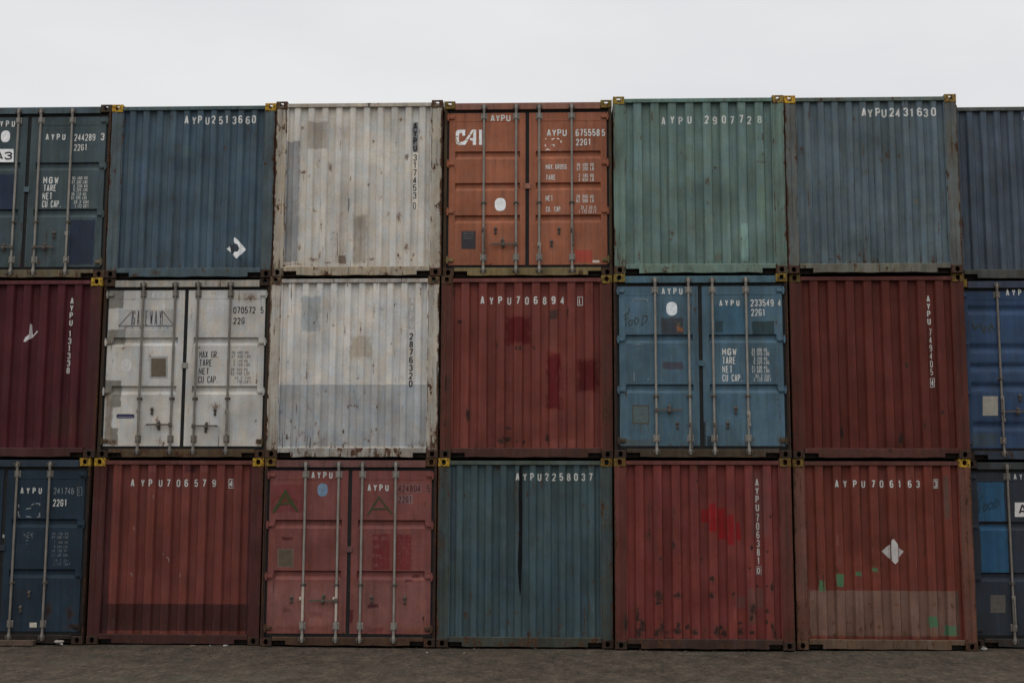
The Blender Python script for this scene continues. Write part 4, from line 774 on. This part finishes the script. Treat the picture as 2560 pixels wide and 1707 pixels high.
def build_container(n):
    D_ = DATA[n]
    panel, postc, railc, sillc, casts, rust, grime = CFG[n]
    seed = 1 + list(CFG).index(n) * 1.37
    rs = random.Random(hash(n) % 1000 if False else sum(map(ord, n)) * 7)
    is_door = n in DOORS
    root = bpy.data.objects.new('shipping_container', None)
    COL.objects.link(root)
    root.empty_display_size = .3
    root.location = D_['pos']
    root['label'] = LABEL[n]; root['category'] = 'container'; root['group'] = 'stacked shipping containers'
    blobs = D_.get('blob', [])
    white = min(panel) > 110
    m_panel = paint('panel_paint', panel, seed, rust + (.0 if white else .16), grime * (.45 if white else 1), D_.get('patch', ()), streak=.45 if white else (.8 if is_door else 1.0))
    m_post = paint('post_paint', tuple(.94 * (.55 * a + .45 * b) if not is_door else .85 * a for a, b in zip(postc, panel)), seed + .3, rust + .34, grime + .2)
    m_rail = paint('rail_paint', railc, seed + .5, rust + .12, grime + .1)
    m_sill = paint('sill_paint', sillc, seed + .7, rust + .16, grime + .15)
    m_side = paint('side_paint', panel, seed + .9, rust, grime)
    cm = {}
    # --- frame
    for mir in (False, True):
        b = MB(); b.prism_z(post_profile(mir, not is_door), .116, H - .118)
        # break the post up along its height so that marks can sit on it
        o = b.build('corner_post', m_post, root); fix_normals(o)
        bm = bmesh.new(); bm.from_mesh(o.data)
        for k in range(1, 40):
            z = .116 + (H - .234) * k / 40
            bmesh.ops.bisect_plane(bm, geom=bm.verts[:] + bm.edges[:] + bm.faces[:], plane_co=(0, 0, z), plane_no=(0, 0, 1))
        ph = rs.uniform(0, 6)
        for v in bm.verts:
            v.co.y += .0022 * math.sin(v.co.z * 3.1 + ph) + .0012 * math.sin(v.co.z * 8.3 + ph * 2)
        bm.to_mesh(o.data); bm.free()
        mark(o, blobs)
    for k, (x, z, top) in enumerate(((.001, H - .117, True), (W - .163, H - .117, True), (.001, .001, False), (W - .163, .001, False))):
        c = casts[k]
        if c not in cm: cm[c] = paint('casting_paint', c, seed + k * .21, rust + (-.05 if c[0] > 85 else .25), grime + (.05 if c[0] > 85 else .3))
        o = bpy.data.objects.new('corner_casting', CAST[top])
        if not CAST[top].materials: CAST[top].materials.append(cm[c])
        COL.objects.link(o); o.parent = root; o.location = (x, 0, z)
        o.material_slots[0].link = 'OBJECT'; o.material_slots[0].material = cm[c]
    b = MB()
    if is_door: b.box(.165, .006, 2.462, W - .165, .10, 2.562, .006)
    else: b.box(.165, .006, 2.500, W - .165, .10, 2.557, .005)
    o = b.build('door_header' if is_door else 'top_rail', m_rail, root); mark(o, blobs)
    # bottom rail with the two rectangular notches beside the castings
    zt = .128 if is_door else .145
    xs = np.linspace(.170, W - .170, 90)
    def rail_low(x):
        d = min(x - .170, W - .170 - x)
        base = .078 if d < .185 else .018
        return base + (.0 if d < .185 else .006 * math.sin(x * 11 + seed) * math.sin(x * 4.1))
    V, F = [], []
    xs = sorted(set(list(np.round(xs, 4)) + [.3549, .3551, round(W - .3551, 4), round(W - .3549, 4)]))
    for x in xs:
        w_ = .003 * math.sin(x * 2.6 + seed) + .0015 * math.sin(x * 9 + seed)
        zl = rail_low(x)
        V += [(x, .060, zt), (x, .016 + w_, zt), (x, .008 + w_, zt - .008), (x, .007 + w_, (zt + zl) / 2), (x, .007 + w_, zl), (x, .060, zl)]
    m = len(xs)
    for i in range(m - 1):
        for k in range(5): F.append((i * 6 + k, i * 6 + k + 1, (i + 1) * 6 + k + 1, (i + 1) * 6 + k))
    o = link('door_sill' if is_door else 'bottom_rail', V, F, m_sill, root, 30, True); fix_normals(o); mark(o, blobs)
    # --- body: side walls, roof, floor
    for sx in (0, 1):
        y = .121
        P = []
        while y < L - .2:
            P += [(y, .010), (y + .07, .010), (y + .14, .042), (y + .21, .042)]; y += .28
        P.append((L - .05, .010))
        V = []
        for zz in (.15, 2.50):
            for y, x in P: V.append((x if sx == 0 else W - x, y, zz))
        q = len(P)
        o = link('side_wall', V, [(i, i + 1, q + i + 1, q + i) for i in range(q - 1)], m_side, root); mark_none(o)
        b = MB(); b.box((.006 if sx == 0 else W - .066), .18, 2.495, (.066 if sx == 0 else W - .006), L - .0495, 2.566, .004)
        b.box((.006 if sx == 0 else W - .056), .18, .02, (.056 if sx == 0 else W - .006), L - .05, .15, .004)
        o = b.build('side_rail', m_side, root); mark_none(o)
    b = MB(); b.box(.012, .101, 2.52, W - .012, L - .05, 2.553)
    o = b.build('roof', m_side, root); mark_none(o)
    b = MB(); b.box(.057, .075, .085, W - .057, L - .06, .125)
    b.box(.175, .11, .012, W - .175, .14, .0845)  # dark plate added behind the notches, its colour standing in for shade
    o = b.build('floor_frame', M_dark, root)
    b = MB(); b.box(.008, L - .049, .02, W - .008, L - .02, 2.56)
    o = b.build('rear_wall', m_side, root); mark_none(o)

    dents = dent_field(rs, .017 if not is_door else .006)
    cnt = [0]
    if not is_door:
        r = D_['ridge']; eight = len(r) == 8
        pitch = (r[-1] - r[0]) / (len(r) - 1)
        half_out = .053 if eight else .034
        slope = .024 if eight else .034
        depth = .052 if eight else .044
        xs = np.linspace(.160, W - .160, 240)
        if eight:
            extra = []
            for c in [r[0] + pitch * k for k in range(-1, len(r) + 1)]:
                extra += [c - half_out - slope, c - half_out, c + half_out, c + half_out + slope]
            xs = np.array(sorted(list(xs) + [e for e in extra if .16 < e < W - .16]))
        ph = (xs - r[0] + pitch / 2) % pitch - pitch / 2
        t = np.clip((np.abs(ph) - half_out) / slope, 0, 1)
        lo, hi = r[0] - pitch * .62, r[-1] + pitch * .62
        if not eight:
            t = t * t * (3 - 2 * t)
        prof = .022 + depth * t
        edge = (xs < .185) | (xs > W - .185)
        prof = np.where(edge, .024, prof)
        zs = np.linspace(.1445, 2.505, 110)
        X, Z = np.meshgrid(xs, zs)
        Y = prof[None, :] + dents(X, Z) * np.clip(np.minimum(Z - .145, 2.5 - Z) / .12, 0, 1) * np.clip(np.minimum(X - .165, W - .165 - X) / .15, 0, 1)
        Y = np.maximum(Y, .012)
        o = sheet('corrugated_wall', list(map(float, xs)), list(map(float, zs)), Y.tolist(), m_panel, root, None, 24)
        mark(o, blobs)
        def surf(x, z):
            x = min(max(x, .165), W - .165)
            i = int(np.searchsorted(xs, x)) - 1; i = min(max(i, 0), len(xs) - 2)
            j = int((z - zs[0]) / (zs[1] - zs[0])); j = min(max(j, 0), len(zs) - 2)
            fx = (x - xs[i]) / max(1e-9, xs[i + 1] - xs[i]); fz = (z - zs[j]) / (zs[j + 1] - zs[j])
            fz = min(max(fz, 0), 1)
            return float((Y[j, i] * (1 - fx) + Y[j, i + 1] * fx) * (1 - fz) + (Y[j + 1, i] * (1 - fx) + Y[j + 1, i + 1] * fx) * fz)
        owner = lambda x: root
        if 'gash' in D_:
            decal('gash_shade_strip', D_['gash'], surf, M_slit_shade, root, .0035)  # flat near-black strip, painting the shade inside the open crease
    else:
        ribs = RIBS.get(n, RIB2)
        wavy = n == 'C7M'
        DX = ((.078, 1.186), (1.240, W - .078))
        RX = ((.166, 1.108), (1.333, 2.275))
        zb, zt2 = .172, 2.418
        doors = []
        def ribdepth(z):
            d = 0.0
            for a, c in ribs:
                if wavy:
                    mid = (a + c) / 2; hw = (a - c) / 2 * 1.25
                    if abs(z - mid) < hw: d = max(d, .5 + .5 * math.cos(math.pi * (z - mid) / hw))
                elif c < z < a:
                    up = (a - z) / .016; dn = (z - c) / .050
                    d = max(d, min(1, up, dn))
            return d
        def surf(x, z):
            y = .035
            for (a, c) in RX:
                if a < x < c:
                    y += (.030 if wavy else .036) * ribdepth(z) * min(1, (x - a) / .010, (c - x) / .010)
            for (a, c) in DX:
                if a <= x <= c:
                    y += float(dents(x, z)) * max(0, min(1, (x - a) / .15, (c - x) / .15, (z - zb) / .15, (zt2 - z) / .15))
            return y
        zset = set(np.round(np.linspace(zb, zt2, 90), 4))
        for a, c in ribs:
            for q in (a, a - .002, a - .016, a - .02, c + .05, c + .044, c, c + .002): zset.add(round(q, 4))
        zset |= {2.292, 2.288, 2.284}
        zs = sorted(zset)
        for k, (dx, rx) in enumerate(zip(DX, RX)):
            xset = set(np.round(np.linspace(dx[0], dx[1], 50), 4)) | {rx[0], rx[0] + .01, rx[1] - .01, rx[1]}
            xs = sorted(xset)
            Y = []
            for z in zs:
                row = []
                for x in xs:
                    y = surf(x, z)
                    if abs(z - 2.288) < .002 and rx[0] < x < rx[1]: y += .006     # weld line under the top member
                    row.append(y)
                Y.append(row)
            o = sheet('door', list(map(float, xs)), list(map(float, zs)), Y, m_panel, root, .085, 22)
            mark(o, blobs); doors.append(o)
        GL_ = lambda x: doors[0] if x < W / 2 else doors[1]
        owner = GL_
        # seals
        for k, (dx, o) in enumerate(zip(DX, doors)):
            b = MB()
            xa, xb = (.0465, 1.2125) if k == 0 else (1.2135, W - .0465)
            b.box(xa, .046, 2.418, xb, .080, 2.460); b.box(xa, .046, .130, xb, .080, .172)
            b.box(xa, .046, .173, dx[0] - .001, .080, 2.417); b.box(dx[1] + .001, .046, .173, xb, .080, 2.417)
            b.build('door_gasket', M_rubber, o)
        b = MB(); b.box(1.178, .018, 1.285, 1.262, .0345, 1.365, .004)
        o = b.build('overlap_plate', m_rail, doors[1]); mark_none(o)
        # hinges
        for z in (2.354, 1.662, .952, .245):
            for k in (0, 1):
                b = MB()
                if k == 0:
                    b.box(.040, .012, z - .026, .152, .0345, z + .026, .004); b.cyl((.062, .012, z - .055), (.062, .012, z + .055), .013, 10)
                else:
                    b.box(W - .152, .012, z - .026, W - .040, .0345, z + .026, .004); b.cyl((W - .062, .012, z - .055), (W - .062, .012, z + .055), .013, 10)
                o = b.build('hinge', m_panel if z > .3 else m_sill, doors[k], True); mark_none(o)
        # locking rods with cams, brackets and keepers
        gz = GUIDE[n]
        RODX = (.584, 1.052, 1.386, 1.856)
        for i, x in enumerate(RODX):
            dr = doors[0 if i < 2 else 1]
            b = MB()
            b.cyl((x, .010, .098), (x, .010, 2.505), .0165, 16)
            for zc in (2.486, .106):
                b.box(x - .020, -.016, zc - .030, x + .020, .004 if zc > 1 else .003, zc + .030, .004)
                b.cyl((x, .010, zc - .055), (x, .010, zc + .055), .021, 12)
            M_rod = M_galv_dark if n in ('C2M', 'C1B', 'C7B', 'C7M') else M_galv
            ro = b.build('locking_rod', M_rod, dr, True)
            for zc, hh, ww in ((2.362, .050, .046), (gz, .018, .040), (.275, .052, .044)):
                b = MB()
                b.box(x - ww, .026, zc - hh, x + ww, .0348, zc + hh, .003)
                b.cyl((x, .010, zc - hh * .7), (x, .010, zc + hh * .7), .027, 12)
                for sx in (-1, 1):
                    for sz in ((-1, 1) if hh > .03 else (0,)):
                        b.cyl((x + sx * ww * .72, .026, zc + sz * hh * .62), (x + sx * ww * .72, .016, zc + sz * hh * .62), .008, 8)
                b.build('rod_bracket', M_lock if hh < .03 else M_rod, dr, True)
            for zc in (2.500, .095):
                b = MB()
                for s in (-1, 1): b.box(x + s * .036 - .008, -.020, zc - .026, x + s * .036 + .008, .0055, zc + .026, .003)
                b.box(x - .050, -.004 if False else -.001, zc - .034, x + .050, .0055 if zc > 1 else .0058, zc - .027)
                b.build('cam_keeper', M_lock, root)
            if i in D_.get('sleeves', ()):
                b = MB(); b.cyl((x, .010, .345), (x, .010, .81), .0185, 14); b.box(x - .050, -.006, .625, x - .017, .012, .675, .004)
                b.build('rod_sleeve', M_cream, dr, True)
        for kind, x0, z0, x1, z1 in D_.get('handles', ()):
            dr = doors[0 if (x0 + x1) / 2 < W / 2 else 1]
            b = MB()
            if kind == 'H':
                xr = min(RODX, key=lambda q: abs(q - x0))
                s = 1 if x1 > xr else -1
                a, c = sorted((xr, x1))
                b.box(xr - .026, -.020, z0 - .030, xr + .026, .002, z0 + .030, .005)
                b.prism_x([(-.018, z0 - .010), (-.006, z0 - .010), (-.006, z0 + .012), (-.018, z0 + .012)], a, c - .0005)
                xe = x1
                b.prism_z([(xe - .03, -.006), (xe + .03, -.006), (xe + .03, -.017), (xe - .03, -.017)], z0 - .016, z0 - .0105)
                b.build('door_handle', M_lock, dr, True)
                b = MB()
                xm = xr + s * abs(x1 - xr) * .52
                b.box(xm - .018, .020, z0 - .052, xm + .018, .0348, z0 + .058, .003)
                b.box(xm - .013, -.030, z0 + .014, xm + .013, .0195, z0 + .036, .003)
                b.box(xm - .022, -.030, z0 - .030, xm + .022, -.0185, z0 + .0135, .003)
                b.build('handle_catch', M_lock, dr, True)
            else:
                xr = min(RODX, key=lambda q: abs(q - x0))
                zz0, zz1 = sorted((z0, z1))
                b.box(xr + .004, -.024, zz0, xr + .024, -.010, zz1, .003)
                b.box(xr - .024, -.020, zz1 - .05, xr + .026, .000, zz1 + .012, .005)
                b.box(xr + .000, -.027, zz0 - .028, xr + .030, -.016, zz0 + .014, .003)
                b.build('door_handle', M_lock if rs.random() < .5 else M_rod, dr, True)
        for x, z in D_.get('hasps', ()):
            b = MB()
            b.box(x - .017, .027, z - .055, x + .017, .0348, z + .055, .003)
            b.box(x - .022, .004, z + .012, x + .022, .0265, z + .040, .005)
            b.cyl((x, .026, z - .030), (x, .002, z - .036), .014, 10)
            b.build('handle_catch', M_lock, doors[0 if x < W / 2 else 1], True)

    # --- lettering, scrawls, plates and stickers
    for (word, x0, z0, x1, z1, col, wf, mode, wear) in D_.get('text', ()):
        if z1 < z0: z0, z1 = z1, z0
        marks = []
        write(marks, word, x0, z0, x1, z1, wf, mode, surf, cnt)
        if not is_door and mode == 'h' and len(word) > 4:        # widely spaced characters, one on each rib
            for mb in marks: mb.build('lettering', letter_mat(col, wear), root)
        else:
            k = 0
            for part_ in word.split(' '):
                m_ = sum(ch in GL for ch in part_)
                one = MB()
                for mb in marks[k:k + m_]: one.add(mb.v, mb.f)
                k += m_
                if m_: one.build('lettering', letter_mat(col, wear), owner((x0 + x1) / 2))
    groups = []
    for (pts, w_, col, wear) in D_.get('line', ()):
        for q in groups:
            if q[1] == tuple(col) and q[2] == wear and min(math.dist(a, b) for a in pts for b in q[3]) < .14:
                break
        else:
            q = (MB(), tuple(col), wear, []); groups.append(q)
        q[3].extend(pts)
        cnt[0] += 1
        ribbon(q[0], pts, w_, surf, .0044 + (cnt[0] % 8) * .0003)
    for mb, col, wear, pts in groups:
        mb.build('painted_mark', letter_mat(col, wear), owner(pts[0][0]))
    for kind, pts, col in D_.get('poly', ()):
        if kind == 'oval':
            (cx, cz), (rx, rz) = pts
            pts = [(cx + rx * math.copysign(abs(math.cos(a)) ** .8, math.cos(a)), cz + rz * math.copysign(abs(math.sin(a)) ** .8, math.sin(a))) for a in [2 * math.pi * i / 32 for i in range(32)]]
            kind = 'sticker'
        cnt[0] += 1
        decal(kind, pts, surf, letter_mat(col, .12 if kind == 'logo' else .0), owner(pts[0][0]), .0008 + (cnt[0] % 4) * .0004)
    return root

CONT = {n: build_container(n) for n in CFG}

# ------------------------------------------------------------------ ground
def ground_mat():
    m, N = new_mat('worn_yard_pavement')
    tc = N.n('TexCoord').outputs['Object']
    wide = N.vmath('MULTIPLY', tc, (.6, .55, 1))
    a = N.noise(wide, 1.3, 6, .6); b = N.noise(N.vmath('MULTIPLY', tc, (1.2, .6, 1)), 3.2, 9, .70); c = N.noise(N.vmath('MULTIPLY', tc, (1, .5, 1)), 50, 5, .7)
    d = N.noise(tc, 300, 2, .6)
    v = N.math('MULTIPLY', N.rng(a, .3, .7, .86, 1.14), N.rng(b, .34, .66, .68, 1.32))
    e = N.noise(N.vmath('MULTIPLY', tc, (1.3, .55, 1)), 13, 6, .72)
    v = N.math('MULTIPLY', N.math('MULTIPLY', v, N.rng(c, .3, .7, .62, 1.38)), N.rng(e, .34, .66, .62, 1.38))
    col = N.mix(N.rng(b, .4, .62), (.057, .047, .036, 1), (.067, .051, .037, 1))
    col = N.mix(N.rng(a, .5, .7, 0, .5), col, (.046, .046, .034, 1))
    col = N.mix(1.0, col, v, 'MULTIPLY')
    sp = N.rng(N.noise(tc, 30, 3, .5), .70, .78, 0, .35, True)
    col = N.mix(sp, col, (.15, .138, .125, 1))
    h = N.math('ADD', N.math('MULTIPLY', N.math('ADD', b, e), .8), N.math('ADD', N.math('MULTIPLY', c, .5), N.math('MULTIPLY', d, .2)))
    principled(N, col, .92, h, .02, .1)
    return m
gxs = np.concatenate([np.linspace(-400, -14, 8), np.linspace(-12, 12, 97), np.linspace(14, 400, 8)])
gys = np.concatenate([np.linspace(-400, -22, 6), np.linspace(-20, 1.5, 110), np.linspace(3, 400, 10)])
def gz(x, y):
    if abs(x) > 12.5 or y < -20.5 or y > 2: return 0.0
    return -.012 + .012 * math.sin(x * .9 + y * .7) * math.sin(y * 1.7 - x * .3) + .004 * math.sin(x * 4.1 + 1) * math.sin(y * 5.3)
V = [(float(x), float(y), min(0.0, gz(x, y))) for y in gys for x in gxs]
nx = len(gxs)
F = [(j * nx + i, j * nx + i + 1, (j + 1) * nx + i + 1, (j + 1) * nx + i) for j in range(len(gys) - 1) for i in range(nx - 1)]
g = link('ground', V, F, ground_mat(), None, 60, True)
g['kind'] = 'structure'

# ------------------------------------------------------------------ litter along the foot of the stacks
M_bag = simple('dirty_white_plastic', (.30, .27, .23), .5, 9, .3)
M_paper = simple('weathered_paper', (.36, .35, .33), .7, 20, .2)
M_wood = simple('grey_brown_timber', (.085, .058, .042), .85, 14, .4)
M_brown = simple('brown_cardboard', (.16, .125, .095), .85, 14, .3)

def crumple(name, loc, size, mat, seed, label, cat, group=None, sub=3):
    r = random.Random(seed)
    bm = bmesh.new()
    bmesh.ops.create_icosphere(bm, subdivisions=sub, radius=1.0)
    dirs = [Vector((r.gauss(0, 1), r.gauss(0, 1), r.gauss(0, 1))).normalized() for _ in range(14)]
    for v in bm.verts:
        k = 1.0
        for d in dirs:
            t = v.co.dot(d)
            if t > .62: k -= (t - .62) * .85
        k *= 1 + .10 * math.sin(v.co.x * 7 + seed) * math.sin(v.co.y * 6 + v.co.z * 5)
        v.co = v.co * k
        v.co = Vector((v.co.x * size[0], v.co.y * size[1], v.co.z * size[2]))
    zmin = min(v.co.z for v in bm.verts)
    for v in bm.verts: v.co.z -= zmin
    me = bpy.data.meshes.new(name); bm.to_mesh(me); bm.free()
    me.materials.append(mat)
    o = bpy.data.objects.new(name, me); COL.objects.link(o)
    o.location = (loc[0], loc[1], -.004)
    o['label'] = label; o['category'] = cat
    if group: o['group'] = group
    return o

crumple('plastic_bag', (-6.985, -.075), (.098, .070, .052), M_bag, 3, "crumpled dirty white plastic bag lying at the foot of the navy blue container", 'bag')
crumple('paper_scrap', (-4.675, -.04), (.052, .035, .018), M_paper, 5, "bigger white scrap lying at the foot of the faded red container with the maroon band", 'litter', 'litter by the containers', 2)
crumple('paper_scrap', (-4.89, -.04), (.022, .02, .012), M_paper, 7, "tiny white scrap left of a bigger one by the maroon banded container", 'litter', 'litter by the containers', 2)
crumple('cardboard_scrap', (-5.15, -.03), (.075, .04, .014), M_brown, 9, "flat brownish scrap at the foot of the faded red container with the maroon band", 'litter', 'litter by the containers', 2)
crumple('paper_scrap', (5.745, .24), (.070, .045, .026), M_paper, 11, "pale crumpled scrap on the ground beside the dark grey blue container at far right", 'litter', 'litter by the containers', 2)
crumple('paper_scrap', (-1.815, -.708), (.026, .02, .008), M_paper, 13, "small white scrap lying out on the ground before the pinkish red container", 'litter', 'litter by the containers', 2)
crumple('paper_scrap', (-1.324, -.675), (.018, .016, .008), M_paper, 15, "small white scrap lying out on the ground before the teal blue container", 'litter', 'litter by the containers', 2)
b = MB(); b.box(-.27, -.05, 0, .27, .05, .075, .008)
o = b.build('timber_block', M_wood)
o.location = (-7.62, -.06, -.01); o.rotation_euler.z = .03
o['label'] = "short brown timber block lying under the sill of the navy blue container"; o['category'] = 'timber'

# loose grit along the wall
r = random.Random(21)
mb = MB()
for k in range(700):
    x = r.uniform(-8.5, 7.2); y = -abs(r.gauss(0, .9)) - .02
    if y < -4.2: continue
    s = abs(r.gauss(0, .006)) + .004
    q = [(x + r.uniform(-s, s), y + r.uniform(-s, s), -.004 + r.uniform(0, s)) for _ in range(2)]
    vs = [(x - s * r.uniform(.8, 1.6), y, -.008), (x, y - s * r.uniform(.7, 1.4), -.008), (x + s * r.uniform(.8, 1.6), y, -.008), (x, y + s, -.008), (x + r.uniform(-.3, .3) * s, y, s * r.uniform(.5, 1.0) - .004)]
    mb.add(vs, [(0, 1, 4), (1, 2, 4), (2, 3, 4), (3, 0, 4)])
gr = mb.build('gravel', simple('loose_grit', (.075, .064, .054), .9, 40, .5))
gr['kind'] = 'stuff'; gr['label'] = "loose grit scattered on the yard ground along the containers"; gr['category'] = 'gravel'
